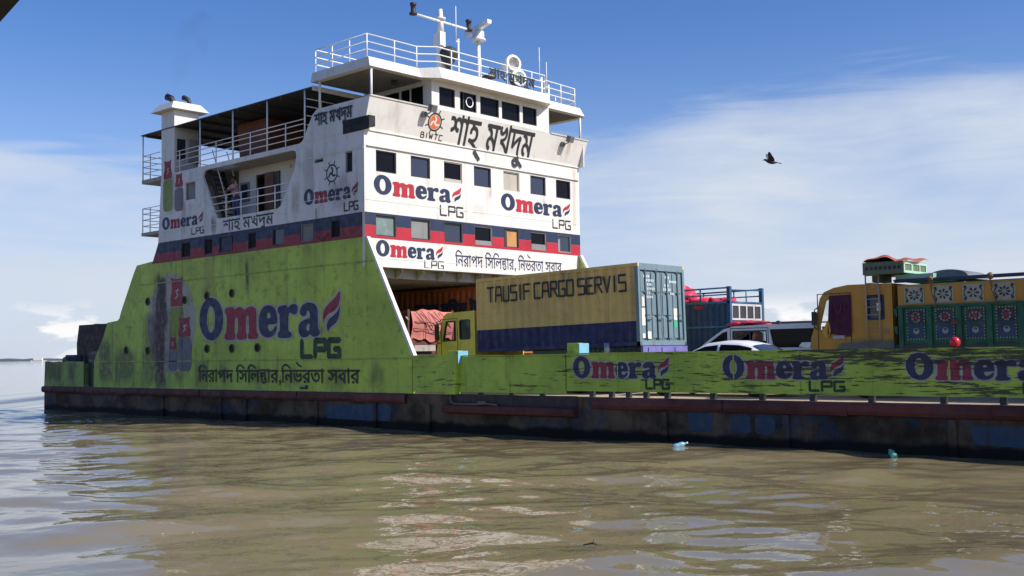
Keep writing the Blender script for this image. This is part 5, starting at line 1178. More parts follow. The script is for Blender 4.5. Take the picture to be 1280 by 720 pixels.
def blue_truck():
    t = thing('cargo_truck', 'dark blue cargo truck with high rails on its sides, parked behind the shipping container', 'truck', (-21, 31.4, ZD))
    BL = paint('deep_blue_truck_paint', (.018, .085, .17), .5, .35, (.04, .05, .06), .5, .1, var=.15, bump=.1)
    BL2 = paint('bright_blue_trim', (.03, .20, .34), .5, .3, bump=0)
    x0, x1, y0, y1 = -24.8, -18.3, 30.3, 32.45
    mb = MB(); corrugated(mb, x0, x1-.08, y0+.02, 2.2, 3.98, .05, .22); corrugated(mb, x0, x1-.08, y1-.02, 2.2, 3.98, .05, .22, 1)
    mb.box(x0, x1, y0+.05, y1-.05, 2.1, 2.2); mb.box(x0, x0+.06, y0, y1, 2.2, 4.3); mb.box(x1-.06, x1-.02, y0+.1, y1-.1, 2.2, 3.3)
    body = mb.build('load_body', BL, t)
    mb = MB()
    for y in (y0, y1-.06): mb.box(x0, x1, y, y+.06, 3.98, 4.05); mb.box(x0, x1, y, y+.05, 3.2, 3.26)
    mb.build('side_strip', BL2, body)
    for y in (y0+.03, y1-.03):
        mb = MB(); mb.tube([(x0, y, 4.42), (x1, y, 4.48)], .028, 6); mb.tube([(x0, y, 4.24), (x1, y, 4.26)], .022, 6)
        for x in (-24.5, -23.2, -21.9, -20.6, -19.4): mb.tube([(x, y, 4.0), (x, y, 4.46)], .026, 6)
        mb.build('side_rail', BL, body)
    for y in (y0, y1-.12): MB().box(x1-.1, x1+.02, y, y+.12, 2.1, 4.52).build('corner_post', BL, body)
    mb = MB(); mb.tube([(x1-.02, y0+.1, 4.40), (x1-.02, y1-.1, 4.44)], .025, 6); mb.tube([(x1-.02, y0+.1, 4.0), (x1-.02, y1-.1, 4.02)], .035, 6); mb.tube([(x1-.02, (y0+y1)/2, 4.0), (x1-.02, (y0+y1)/2, 4.42)], .02, 6)
    mb.build('rear_rail', BL, body)
    E = Frame((x1, 0, 0), (0, 1, 0), (0, 0, 1)); mb = MB()
    hs = [rect(y0+.18+.46*i, y0+.18+.46*i+.38, 3.50, 3.90) for i in range(4)]
    E.plate(mb, [rect(y0+.10, y1-.1, 3.44, 3.97)]+hs, .0, .03); tg = mb.build('tailboard', paint('pale_tailboard', (.50, .50, .50), .5, .3, bump=0), t)
    mb = MB(); [E.flat(mb, [([h], 'odd')], -.025) for h in hs]; mb.build('panel', DARK, tg)
    MB().box(x1-.02, x1+.02, y0+.12, y1-.12, 3.16, 3.42).build('tailboard_strip', paint('dark_red_strip', (.14, .02, .02), .5, .2, bump=0), tg)
    MB().box(x1-.02, x1+.02, y0+.12, y1-.12, 2.3, 3.14).build('tailboard', BL, t)
    mb = MB(); mb.box(x0-2, x1, y0+.5, y0+.65, 1.8, 2.1); mb.box(x0-2, x1, y1-.65, y1-.5, 1.8, 2.1); mb.build('chassis', DARK, t)
    mb = MB(); mb.box(x0-2.0, x0-.15, y0+.05, y1-.05, 1.8, 3.9); mb.build('cab', BL, t, .1)
    for x in (-19.8, -21, -26): wheel(t, x, y0+.03); wheel(t, x, y1-.33)
    PK = paint('crimson_plastic_sheet', (.62, .03, .075), .5, .2, (.3, .02, .04), 0, 0, var=.15, bump=.6, dent=.6, fine=10)
    mb = MB(); rnd = random.Random(6)
    for i, (x, z, rx, rz) in enumerate(((-21.5, 4.25, .75, .42), (-20.7, 4.35, .55, .38), (-20.3, 4.12, .6, .3), (-19.6, 4.05, .55, .25), (-21.2, 4.72, .35, .26), (-22.4, 4.3, .7, .45), (-18.95, 4.12, .42, .16))):
        mb.blob((x, 31.0+rnd.uniform(-.2, .4), z-.1), (rx, .62, rz), i, 9, .30)
    o = mb.build('plastic_bundle', PK); recentre(o, (-20.8, 31.2, 4.0)); tag(o, 'crumpled crimson plastic bundle heaped on the blue truck load', 'bundle')
blue_truck()

def car_glass_side(fr, mb, poly, h): fr.flat(mb, [([poly], 'odd')], h)
def lofted(sections, n_close=True):
    """skin through equal-length cross sections"""
    mb = MB(); mb.smooth = True; k = len(sections[0]); vs = [p for s in sections for p in s]
    mb.add(vs, [(i*k+j, i*k+(j+1) % k, (i+1)*k+(j+1) % k, (i+1)*k+j) for i in range(len(sections)-1) for j in range(k)])
    return mb
def sedan():
    t = thing('sedan_car', 'white sedan car with dark windows parked beside the bulwark, its roof showing', 'car', (-16.4, 27.0, ZD))
    P = paint('white_car_paint', (.80, .79, .77), .22, .05, (.4, .38, .35), 0, 0, var=.02, bump=0)
    y0, y1 = 26.15, 27.85; yc = (y0+y1)/2
    # longitudinal outline: x, sill z, belt z, roof z, half width at belt, half width at roof
    st = [(-18.95, 1.55, 1.85, 1.86, .60, .55), (-18.75, 1.48, 1.98, 2.00, .78, .70), (-18.2, 1.45, 2.06, 2.10, .84, .74), (-17.70, 1.45, 2.12, 2.20, .85, .72), (-17.15, 1.45, 2.15, 2.52, .85, .64), (-16.75, 1.45, 2.16, 2.68, .85, .60),
          (-16.2, 1.45, 2.17, 2.735, .85, .60), (-15.7, 1.45, 2.18, 2.71, .85, .60), (-15.3, 1.45, 2.19, 2.62, .85, .61), (-14.9, 1.45, 2.20, 2.42, .84, .66), (-14.62, 1.45, 2.20, 2.26, .83, .72), (-14.3, 1.48, 2.18, 2.22, .81, .72), (-14.05, 1.6, 2.05, 2.08, .72, .66)]
    secs = []
    for x, zs, zb, zr, wb, wr in st:
        s = [(-wb*.96, zs), (-wb, zs+.2), (-wb, zb-.08), (-wb*.97, zb), (-(wb*.35+wr*.65), zb+(zr-zb)*.6), (-wr, zr-(zr-zb)*.12), (-wr*.75, zr+.005), (0, zr+.03)]
        s = s + [(-a, b) for a, b in s[-2::-1]]
        secs.append([(x, yc+a, z) for a, z in s])
    mb = lofted(secs); k = len(secs[0]); mb.smooth = False
    mb.add(secs[0], [tuple(range(k))]); mb.add(secs[-1], [tuple(range(k))[::-1]])
    body = mb.build('body', P, t)
    # glass follows the tumblehome of the cabin
    def sidez(x):
        for a, b in zip(st, st[1:]):
            if a[0] <= x <= b[0]:
                f = (x-a[0])/(b[0]-a[0]); return [a[i]+(b[i]-a[i])*f for i in range(6)]
    def surf(x, s, sgn, e=.012):
        _, zs, zb, zr, wb, wr = sidez(x)
        pts = [(wb*.97, zb), (wb*.35+wr*.65, zb+(zr-zb)*.6), (wr, zr-(zr-zb)*.12)]
        if s < .6: f = s/.6; a = pts[0][0]+(pts[1][0]-pts[0][0])*f; z = pts[0][1]+(pts[1][1]-pts[0][1])*f
        else: f = (s-.6)/.4; a = pts[1][0]+(pts[2][0]-pts[1][0])*f; z = pts[1][1]+(pts[2][1]-pts[1][1])*f
        return (x, yc+sgn*(a+e), z)
    for sgn in (-1, 1):
        for xa, xb in ((-17.35, -16.33), (-16.25, -15.25)):
            mb = MB(); xs = np.linspace(xa, xb, 8); vs = []
            for x in xs:
                for s in (.08, .34, .6, .78, .93): vs.append(surf(x, s, sgn))
            mb.add(vs, [(i*5+j, i*5+j+1, (i+1)*5+j+1, (i+1)*5+j) for i in range(7) for j in range(4)]); mb.build('side_window', GLASS, t)
    def pane(xa, xb, nm):
        mb = MB(); mb.smooth = True; vs = []
        for x in np.linspace(xa, xb, 5):
            _, zs, zb, zr, wb, wr = sidez(x)
            for u in np.linspace(-1, 1, 9):
                w = wr*.93; z = zr+.03*(1-abs(u))+.012; vs.append((x, yc+w*u, z if abs(u) < .8 else z-.006))
        mb.add(vs, [(i*9+j, i*9+j+1, (i+1)*9+j+1, (i+1)*9+j) for i in range(4) for j in range(8)]); mb.build(nm, BLUEGL, t)
    pane(-17.62, -16.95, 'windscreen'); pane(-15.25, -14.68, 'rear_window')
    for x in (-18.1, -15.1): wheel(t, x, y0-.01, .31, .2); wheel(t, x, y1-.19, .31, .2)
    for s in (-1, 1):
        MB().box(-14.10, -14.03, yc+s*.62-.12, yc+s*.62+.12, 1.9, 2.05).build('tail_lamp', RED, t)
        mb = MB(); mb.hexa([(-17.2, yc+s*.88-.07, 2.16), (-17.05, yc+s*.88-.07, 2.16), (-17.05, yc+s*.88+.07, 2.16), (-17.2, yc+s*.88+.07, 2.16)], [(-17.18, yc+s*.88-.07, 2.28), (-17.05, yc+s*.88-.07, 2.28), (-17.05, yc+s*.88+.07, 2.28), (-17.18, yc+s*.88+.07, 2.28)]); mb.build('mirror', P, t, .02)
sedan()

def microbus():
    t = thing('microbus', 'silver white microbus with dark windows, standing behind the white sedan', 'van', (-16.9, 29.8, ZD))
    P = paint('silver_white_van_paint', (.62, .63, .65), .3, .12, (.3, .28, .26), 0, .05, var=.03, bump=0)
    y0, y1 = 29.0, 30.7; x0, x1 = -19.25, -14.45
    prof = [(x0, 1.5), (x1, 1.5), (x1, 2.4), (x1-.08, 3.12), (x1-.2, 3.22), (-16.5, 3.22), (-17.35, 3.20), (-17.75, 3.12), (-18.25, 2.82), (-18.85, 2.42), (x0, 2.28)]
    fw_ = [(-18.55, 2.55), (-17.62, 2.55), (-17.62, 3.05), (-17.78, 3.02), (-18.2, 2.76)]
    mid = [(-17.44, 2.50), (-16.28, 2.50), (-16.28, 3.06), (-17.44, 3.06)]
    rear = [(-16.08, 2.62), (-15.95, 2.53), (-14.62, 2.53), (-14.68, 3.08), (-16.18, 3.08)]
    S1 = Frame((0, y0, 0), (1, 0, 0), (0, 0, 1)); S2 = Frame((0, y1-.05, 0), (1, 0, 0), (0, 0, 1))
    mb = MB(); S1.plate(mb, [prof, fw_, mid, rear], 0, .05); S2.plate(mb, [prof, fw_, mid, rear], 0, .05)
    n = len(prof)
    for i in range(n):
        if i in (0, 8): continue
        a, b = prof[i], prof[(i+1) % n]
        if i == 2: continue
        mb.add([(a[0], y0+.001, a[1]), (b[0], y0+.001, b[1]), (b[0], y1-.051, b[1]), (a[0], y1-.051, a[1])], [(0, 1, 2, 3)])
    body = mb.build('body', P, t)
    a, b = prof[8], prof[9]
    g = MB(); a, b = prof[8], prof[9]; g.add([(a[0], y0+.05, a[1]), (b[0], y0+.05, b[1]), (b[0], y1-.05, b[1]), (a[0], y1-.05, a[1])], [(0, 1, 2, 3)]); g.build('windscreen', GLASS, t)
    g = MB(); g.add([(x1, y0+.05, 2.4), (x1-.08, y0+.05, 3.12), (x1-.08, y1-.05, 3.12), (x1, y1-.05, 2.4)], [(0, 1, 2, 3)]); g.build('rear_window', GLASS, t)
    for F_, sg in ((S1, 1), (S2, 0)):
        for poly, nm in ((fw_, 'side_window'), (rear, 'side_window')):
            mb = MB(); F_.flat(mb, [([poly], 'odd')], -.02); mb.build(nm, GLASS, t)
    mb = MB(); S1.plate(mb, [[(-17.44, 2.50), (-16.28, 2.50), (-16.28, 3.06), (-17.44, 3.06)], [(-17.40, 2.54), (-16.86, 2.54), (-16.86, 3.02), (-17.40, 3.02)], [(-16.82, 2.54), (-16.32, 2.54), (-16.32, 3.02), (-16.82, 3.02)]], .008, .03); mb.build('window_frame', DARK, t)
    mb = MB(); S1.plate(mb, [rect(-17.52, -16.22, 1.7, 3.14), rect(-17.50, -16.24, 1.72, 3.12)], .006, .02); mb.build('door_seam', DARK, t)
    for x in (-18.4, -15.3): wheel(t, x, y0-.01, .34, .22); wheel(t, x, y1-.21, .34, .22)
    mb = MB(); mb.box(-18.0, -17.9, y0-.18, y0-.01, 2.5, 2.7); mb.build('mirror', P, t, .02)
    for y in (y0+.15, y1-.15): MB().tube([(-17.2, y, 3.28), (-14.8, y, 3.28)], .02, 6).build('roof_rail', DARK, t)
    for x in (-16.9, -15.9): MB().box(x-.35, x+.1, y0+.3, y1-.3, 2.0, 2.75).build('seat', paint('grey_seat_cloth', (.08, .08, .09), .9, bump=0) if x == -16.9 else bpy.data.materials['grey_seat_cloth'], t)
    PK = bpy.data.materials['crimson_plastic_sheet']
    mb = MB()
    for i, (x, rx, z) in enumerate(((-17.55, .30, 3.27), (-17.1, .34, 3.29), (-16.7, .28, 3.27))): mb.blob((x, 29.5, z), (rx, .30, .085), i+20, 8, .25)
    o = mb.build('luggage_bundle', PK); recentre(o, (-17.2, 29.5, 3.22)); tag(o, 'flat red bundle lying on the silver white microbus roof', 'luggage')
microbus()

def painted_truck():
    t = thing('cargo_truck', 'ochre yellow cab truck with carved green body panels painted with flowers', 'truck', (-9, 27.8, ZD))
    OC = paint('ochre_cab_paint', (.56, .25, .026), .45, .25, (.12, .07, .02), .3, .1, (.2, .08, .02), .1, .1)
    GR = paint('emerald_body_paint', (.012, .15, .065), .45, .3, (.02, .05, .03), .3, .1, var=.15, bump=.1)
    GR2 = paint('deep_emerald_trim', (.008, .085, .045), .45, .2, bump=0)
    CREAM = paint('cream_flower_paint', (.40, .37, .26), .5, .5, bump=0, streak=.2, rust=0)
    PNAVY = paint('dark_panel_paint', (.028, .030, .045), .5, .2, bump=0, streak=.2, rust=0)
    PBLUE = paint('blue_panel_paint', (.028, .055, .125), .5, .4, bump=0, streak=.2, rust=0)
    MAR = paint('maroon_curtain_cloth', (.085, .010, .040), .85, .2, (.04, .01, .02), 0, 0, bump=.4, fine=25)
    Ya, Yb = 26.6, 28.95; c0, c1 = -13.62, -11.38
    F_ = Frame((0, Ya, 0), (1, 0, 0), (0, 0, 1)); F2 = Frame((0, Yb-.05, 0), (1, 0, 0), (0, 0, 1))
    prof = [(c0, 1.75), (c1, 1.75), (c1, 4.10), (-12.55, 4.12), (-12.95, 4.06), (-13.22, 3.96), (-13.34, 3.80), (-13.55, 2.95), (c0, 2.75)]
    win = [(-13.38, 2.98), (-12.55, 2.98), (-12.55, 3.80), (-13.05, 3.80), (-13.18, 3.72)]; win2 = rounded(-12.02, -11.62, 3.22, 3.80, .05)
    mb = MB(); F_.plate(mb, [prof, win, win2], 0, .05); F2.plate(mb, [prof, win, win2], 0, .05)
    for i in (1, 2, 3, 4, 5, 7, 8):
        a, b = prof[i], prof[(i+1) % 9]; mb.add([(a[0], Ya+.001, a[1]), (b[0], Ya+.001, b[1]), (b[0], Yb-.051, b[1]), (a[0], Yb-.051, a[1])], [(0, 1, 2, 3)])
    cab = mb.build('cab', OC, t)
    a, b = prof[6], prof[7]; g = MB(); g.add([(a[0], Ya+.05, a[1]), (b[0], Ya+.05, b[1]), (b[0], Yb-.05, b[1]), (a[0], Yb-.05, a[1])], [(0, 1, 2, 3)]); g.build('windscreen', CLEAR, cab)
    mb = MB(); F_.flat(mb, [([win2], 'odd')], -.02); mb.k = 1; F_.plate(mb, [rounded(-12.05, -11.59, 3.19, 3.83, .05), rounded(-11.99, -11.65, 3.25, 3.77, .04)], .010, .03); mb.k = 2; F_.block(mb, -11.80, -11.70, 3.42, 3.62, -.018, -.012); mb.build('window', [BLUEGL, NAVY, WHITE_CLEAN], cab)
    mb = MB(); F_.plate(mb, [rect(-13.42, -12.48, 1.85, 3.92), rect(-13.40, -12.50, 1.87, 3.90)], .006, .02); mb.build('door_seam', DARK, cab)
    mb = MB(); F_.block(mb, -12.62, -12.50, 2.78, 2.86, .001, .03); mb.build('handle', DARK, cab)
    # curtain hanging out over the door
    mb = MB(); mb.smooth = True; vs = []; n, m_ = 14, 14
    for i in range(n+1):
        for j in range(m_+1):
            u, v = i/n, j/m_; x = -13.06+u*.60-.05*v*(1-u); vs.append((x, Ya-.035-.02*math.sin(u*16+v*2)-.03*v, 3.86-v*1.02+.03*math.sin(u*8)*v))
    k = m_+1; mb.add(vs, [(i*k+j, i*k+j+1, (i+1)*k+j+1, (i+1)*k+j) for i in range(n) for j in range(m_)]); mb.build('curtain', MAR, cab)
    mb = MB(); F_.flat(mb, [(capsules([[( -12.9, 3.62), (-12.85, 3.45), (-12.78, 3.40), (-12.72, 3.5), (-12.72, 3.62)], [(-12.64, 3.62), (-12.62, 3.42)]], .012, False), 'nz')], .078); mb.build('curtain_motif', paint('dull_pink', (.16, .035, .07), .8, bump=0), cab)
    # yellow rag, number board, mirror
    mb = MB(); mb.smooth = True; mb.add([(-13.28, Ya-.05, 2.92), (-13.1, Ya-.08, 3.22), (-13.05, Ya-.06, 3.12), (-13.02, Ya-.07, 2.92), (-13.12, Ya-.09, 2.74), (-13.2, Ya-.07, 2.80)], [(0, 1, 5), (1, 2, 3), (1, 3, 5), (5, 3, 4)]); mb.build('rag', paint('yellow_cloth', (.70, .36, .04), .8, bump=0), cab)
    mb = MB(); F_.block(mb, -12.98, -12.66, 2.73, 2.82, .04, .055); mb.build('number_plate', paint('pale_plate', (.5, .42, .42), .6, .4, bump=0), cab)
    mb = MB(); mb.tube([(-13.42, Ya-.02, 3.55), (-13.4, Ya-.2, 3.5), (-13.42, Ya-.2, 3.05), (-13.45, Ya-.02, 3.0)], .015, 6); mb.box(-13.47, -13.35, Ya-.24, Ya-.17, 3.1, 3.45); mb.build('mirror', DARK, cab)
    mb = MB(); mb.hexa([(-14.0, Ya+.0, 2.55), (-13.66, Ya+.0, 2.50), (-13.66, Ya+.3, 2.50), (-14.0, Ya+.3, 2.55)], [(-13.9, Ya+.0, 2.66), (-13.62, Ya+.0, 2.66), (-13.62, Ya+.3, 2.66), (-13.9, Ya+.3, 2.66)]); mb.build('indicator_lamp', WHITE_CLEAN, cab, .02)
    mb = MB(); mb.prism([(-12.95, 2.40), (-12.7, 2.62), (-11.35, 2.66), (-11.35, 2.40)], 'y', Ya-.10, Ya-.001); mb.build('mudguard', paint('grey_mudguard', (.13, .12, .12), .6, .4, bump=0), cab)
    mb = MB(); F_.block(mb, -11.62, -11.48, 2.82, 2.98, .001, .012); mb.build('vent_plate', paint('tan_vent', (.38, .20, .08), .6, bump=0), cab)
    # ladder up the cab
    ld = MB()
    for x in (-12.04, -11.70): ld.tube([(x, Ya-.06, 2.65), (x, Ya-.06, 4.34)], .020, 6)
    for i in range(9): ld.tube([(-12.04, Ya-.06, 2.72+.2*i), (-11.70, Ya-.06, 2.72+.2*i)], .014, 6)
    ld.build('ladder', paint('ladder_metal', (.42, .34, .22), .5, .3, bump=0), t)
    # body
    b0, b1 = -11.26, -4.2
    mb = MB(); mb.box(b0, b1, Ya+.05, Ya+.12, 2.36, 4.04); mb.box(b0, b1, Yb-.12, Yb-.05, 2.36, 4.04); mb.box(b0, b0+.08, Ya+.12, Yb-.12, 2.36, 4.04); mb.box(b1-.08, b1, Ya+.12, Yb-.12, 2.36, 4.04); mb.box(b0, b1, Ya+.13, Yb-.13, 2.3, 2.42)
    body = mb.build('load_body', GR, t)
    B_ = Frame((0, Ya+.05, 0), (1, 0, 0), (0, 0, 1))
    mb = MB(); B_.block(mb, b0+.01, b1, 3.50, 4.03, .002, .016); mb.build('upper_strip', OC, body)
    pitch = .715
    for i in range(9):
        xa = -11.08+i*pitch
        if xa+.5 > b1: break
        # upper flower panel
        mb = MB(); mb.k = 0; B_.block(mb, xa, xa+.50, 3.56, 3.98, .017, .028)
        mb.k = 1; g = []; cx, cz = xa+.25, 3.77
        for q in range(8-i%3):
            an = q*2*math.pi/(8-i%3)+i*.5; g.append(([[(cx+.03*math.cos(an), cz+.03*math.sin(an)), (cx+.11*math.cos(an-.3), cz+.10*math.sin(an-.3)), (cx+.16*math.cos(an), cz+.14*math.sin(an)), (cx+.11*math.cos(an+.3), cz+.10*math.sin(an+.3))]], 'odd'))
        for sx in (-1, 1):
            for sz in (-1, 1):
                g.append(([circ(cx+sx*.19, cz+sz*.15, .04, 8)], 'odd')); g.append((capsules([[(cx+sx*.22, cz), (cx+sx*.20, cz+sz*.07), (cx+sx*.15, cz+sz*.12)]], .014, False), 'nz'))
        B_.flat(mb, g, .031)
        mb.k = 2; B_.plate(mb, [rect(xa-.002, xa+.502, 3.558, 3.982), rect(xa+.03, xa+.47, 3.59, 3.95)], .034, .008)
        mb.k = 2; B_.flat(mb, [([circ(cx, cz, .035, 8)], 'odd')], .034)
        mb.build('flower_panel', [CREAM, PNAVY, CREAM], body)
        # lower framed picture
        mb = MB(); mb.k = 0; B_.block(mb, xa+.03, xa+.50, 2.66, 3.42, .004, .022)
        mb.k = 1; B_.flat(mb, [([rect(xa+.06, xa+.47, 2.69, 3.02)], 'odd')], .025)
        mb.k = 2; g = []
        for q in range(7): g.append(([circ(xa+.055+q*.07, 3.40, .018, 6)], 'odd')); g.append(([circ(xa+.055+q*.07, 2.68, .018, 6)], 'odd'))
        for q in range(9): g.append(([circ(xa+.05, 2.75+q*.075, .018, 6)], 'odd')); g.append(([circ(xa+.48, 2.75+q*.075, .018, 6)], 'odd'))
        g.append(([circ(xa+.27, 2.88, .075, 14), circ(xa+.27, 2.90, .045, 12)], 'odd'))
        B_.flat(mb, g, .028)
        mb.k = 3; g = []
        rnd = random.Random(40+i)
        for q in range(9): an = q*.7; g.append(([circ(xa+.27+(.09+.02*(i%3))*math.cos(an+i), 3.22+(.12-.02*(i%3))*math.sin(an+i), rnd.uniform(.018, .035), 7)], 'odd'))
        g.append(([circ(xa+.27, 2.87, .03, 8)], 'odd'))
        B_.flat(mb, g, .030)
        mb.k = 4; B_.flat(mb, [([circ(xa+.27, 3.22, .06, 10)], 'odd')], .033)
        mb.build('picture_panel', [PNAVY, PBLUE, CREAM, paint('dusty_pink_dots', (.40, .26, .20), .6, bump=0) if i == 0 else bpy.data.materials['dusty_pink_dots'], RED_OLD], body)
        MB().box(xa-.155, xa-.035, Ya-.03, Ya+.049, 2.34, 3.52).build('body_rib', GR2, body, .015)
    mb = MB(); B_.block(mb, b0, b1, 3.46, 3.52, .018, .075); B_.block(mb, b0, b1, 2.56, 2.61, .004, .03); B_.block(mb, b0, b1, 3.03, 3.06, .004, .03); mb.build('ledge', GR2, body)
    mb = MB(); B_.block(mb, b0, b1, 2.34, 2.55, .002, .05); mb.build('skirt', paint('dark_skirt', (.05, .05, .05), .6, .4, bump=0), body)
    # carved front corner brackets
    mb = MB()
    for z in (2.55, 3.0, 3.45): mb.prism([(b0-.02, z), (b0-.22, z+.04), (b0-.10, z-.14), (b0-.02, z-.22)], 'y', Ya+.02, Ya+.10)
    mb.build('carved_bracket', GR2, body)
    for y in (Ya+.02, Yb-.02): MB().tube([(b0-.05, y, 4.14), (b1, y, 4.14)], .045, 8).build('top_rail', NAVY_OLD, body)
    for x in (-10.4, -8.98, -7.5, -6):
        mb = MB(); mb.blob((x, Ya, 4.14), (.07, .08, .08), int(-x*3), 6, .3); mb.tube([(x, Ya-.03, 4.1), (x+.05, Ya-.06, 3.8), (x+.14, Ya-.05, 3.45)], .018, 5); mb.build('tie_rope', paint('brown_rope', (.20, .11, .06), .9, bump=0) if x == -10.4 else bpy.data.materials['brown_rope'], body)
    mb = MB(); B_.block(mb, -9.92, -9.78, 3.02, 3.10, .06, .09); mb.build('side_reflector', RED_OLD, body)
    # luggage crown over the cab
    cr = MB(); cr.box(-11.30, -10.35, Ya+.05, Yb-.1, 4.16, 4.30); cr.box(-11.35, -10.9, Ya+.02, Yb-.05, 4.14, 4.18); cr.build('cab_crown', paint('pale_green_box_paint', (.28, .44, .33), .55, .3, bump=0), t)
    mb = MB(); mb.box(c0+.6, c1-.02, Ya+.3, Yb-.3, 1.6, 1.75); mb.box(-13, b1, Ya+.7, Ya+.85, 1.9, 2.3); mb.box(-13, b1, Yb-.85, Yb-.7, 1.9, 2.3); mb.build('chassis', DARK, t)
    for x in (-12.2, -6.2, -7.4): wheel(t, x, Ya+.08); wheel(t, x, Yb-.38)
    # box with a cloth on the ladder's top, and a grey bundle on the load
    bx = thing('roof_box', 'dull green painted box with rust red cloth thrown over it, above the ochre cab', 'box', (-11.5, 27.2, 4.32))
    DG = paint('drab_green_box_paint', (.13, .16, .09), .6, .4, bump=0)
    mb = MB(); mb.box(-12.05, -11.0, 26.42, 27.9, 4.33, 4.64); cb = mb.build('box', DG, bx)
    Bx = Frame((0, 26.42, 0), (1, 0, 0), (0, 0, 1)); mb = MB()
    g = [([rect(-11.98+.12*i, -11.98+.12*i+.08, 4.44, 4.53)], 'odd') for i in range(8)]
    Bx.flat(mb, g, .004); mb.build('painted_pattern', PNAVY, cb)
    E = Frame((-11.0, 0, 0), (0, 1, 0), (0, 0, 1)); mb = MB(); E.plate(mb, [rect(26.43, 27.89, 4.34, 4.63), rect(26.5, 26.9, 4.40, 4.56), rect(27.0, 27.4, 4.40, 4.56), rect(27.45, 27.82, 4.40, 4.56)], .02, .018); mb.build('end_panel', paint('mint_paint', (.40, .62, .45), .5, .2, bump=0), cb)
    mb = MB(); mb.smooth = True; vs = []; n, m_ = 18, 10
    for i in range(n+1):
        for j in range(m_+1):
            u, v = i/n, j/m_; x = -12.10+1.18*u; y = 26.40+1.5*v
            vs.append((x, y, 4.66+.13*max(0, math.sin(math.pi*u))**.7*(.7+.3*math.sin(v*5+u*4))+.03*math.sin(u*13+v*9)+.03*math.sin(u*5-v*3)-(.06 if j == 0 else 0)))
    k = m_+1; mb.add(vs, [(i*k+j, i*k+j+1, (i+1)*k+j+1, (i+1)*k+j) for i in range(n) for j in range(m_)])
    mb.add([(p[0], p[1], 4.62) for p in vs[::1]][:0], []); mb.build('cloth', paint('rust_red_cloth', (.38, .10, .055), .8, .3, (.15, .05, .04), 0, 0, bump=.3, fine=20), bx)
    MB().box(-11.98, -11.76, 26.8, 27.5, 4.16, 4.33).build('prop', DG, bx); MB().box(-11.4, -11.1, 26.8, 27.5, 4.30, 4.33).build('prop', DG, bx)
    mb = MB(); mb.smooth = True; vs = []
    for i in range(13):
        q = math.pi*i/12
        for y in (26.9, 28.3): vs.append((-10.1-.50*math.cos(q), y, 4.14+.24*max(0, math.sin(q))**.7))
    mb.add(vs, [(2*i, 2*i+1, 2*i+3, 2*i+2) for i in range(12)]); mb.smooth = False
    for y in (26.9, 28.3): mb.add([(-10.1-.50*math.cos(math.pi*i/12), y, 4.14+.24*max(0, math.sin(math.pi*i/12))**.7) for i in range(13)], [tuple(range(13))])
    o = mb.build('load_cover', paint('grey_canvas', (.16, .17, .18), .7, .4, bump=.3)); recentre(o, (-9.75, 27.6, 4.04)); tag(o, 'grey rounded canvas cover lying on the green truck load', 'canvas')
painted_truck()
def red_float():
    mb = MB(); mb.lathe((-9.20, 24.80, 2.585), [(0, -.12), (.05, -.115), (.09, -.085), (.115, -.03), (.116, .03), (.09, .08), (.05, .112), (0, .12)], 'z', 18)
    m, N, L, B = mat('glossy_red_plastic'); B.inputs['Base Color'].default_value = (.62, .02, .035, 1); B.inputs['Roughness'].default_value = .25
    o = mb.build('buoy', m); recentre(o, (-9.20, 24.80, 2.47)); tag(o, 'small glossy red ball on the bulwark edge in front of the green truck', 'float')
red_float()

# ---------------------------------------------------------------- people, bird
SKIN = paint('brown_skin', (.17, .085, .050), .6, 0, streak=0, rust=0, bump=0, var=.02)
HAIR = paint('black_hair', (.012, .011, .010), .6, 0, streak=0, rust=0, bump=0)
def skin_mesh(name, nodes, edges, radii, m, parent, sub=2, root=0):
    off = world_loc(parent)
    me = bpy.data.meshes.new(name); me.from_pydata([tuple(Vector(p)) for p in nodes], edges, [])
    o = bpy.data.objects.new(name, me); COL.objects.link(o)
    sk = o.modifiers.new('skin', 'SKIN'); sk.use_smooth_shade = True
    if not me.skin_vertices: 
        bpy.context.view_layer.objects.active = o
        bm = bmesh.new(); bm.from_mesh(me); bm.verts.layers.skin.verify(); bm.to_mesh(me); bm.free()
    for i, r in enumerate(radii):
        d = me.skin_vertices[0].data[i]; d.radius = (r, r) if not isinstance(r, tuple) else r
        d.use_root = (i == root)
    s = o.modifiers.new('sub', 'SUBSURF'); s.levels = sub; s.render_levels = sub
    dg = bpy.context.evaluated_depsgraph_get(); nm = bpy.data.meshes.new_from_object(o.evaluated_get(dg))
    bpy.data.objects.remove(o); bpy.data.meshes.remove(me)
    nm.name = name; nm.materials.clear(); nm.materials.append(m)
    nm.polygons.foreach_set('use_smooth', [True]*len(nm.polygons))
    o = bpy.data.objects.new(name, nm); COL.objects.link(o); o.parent = parent
    return o
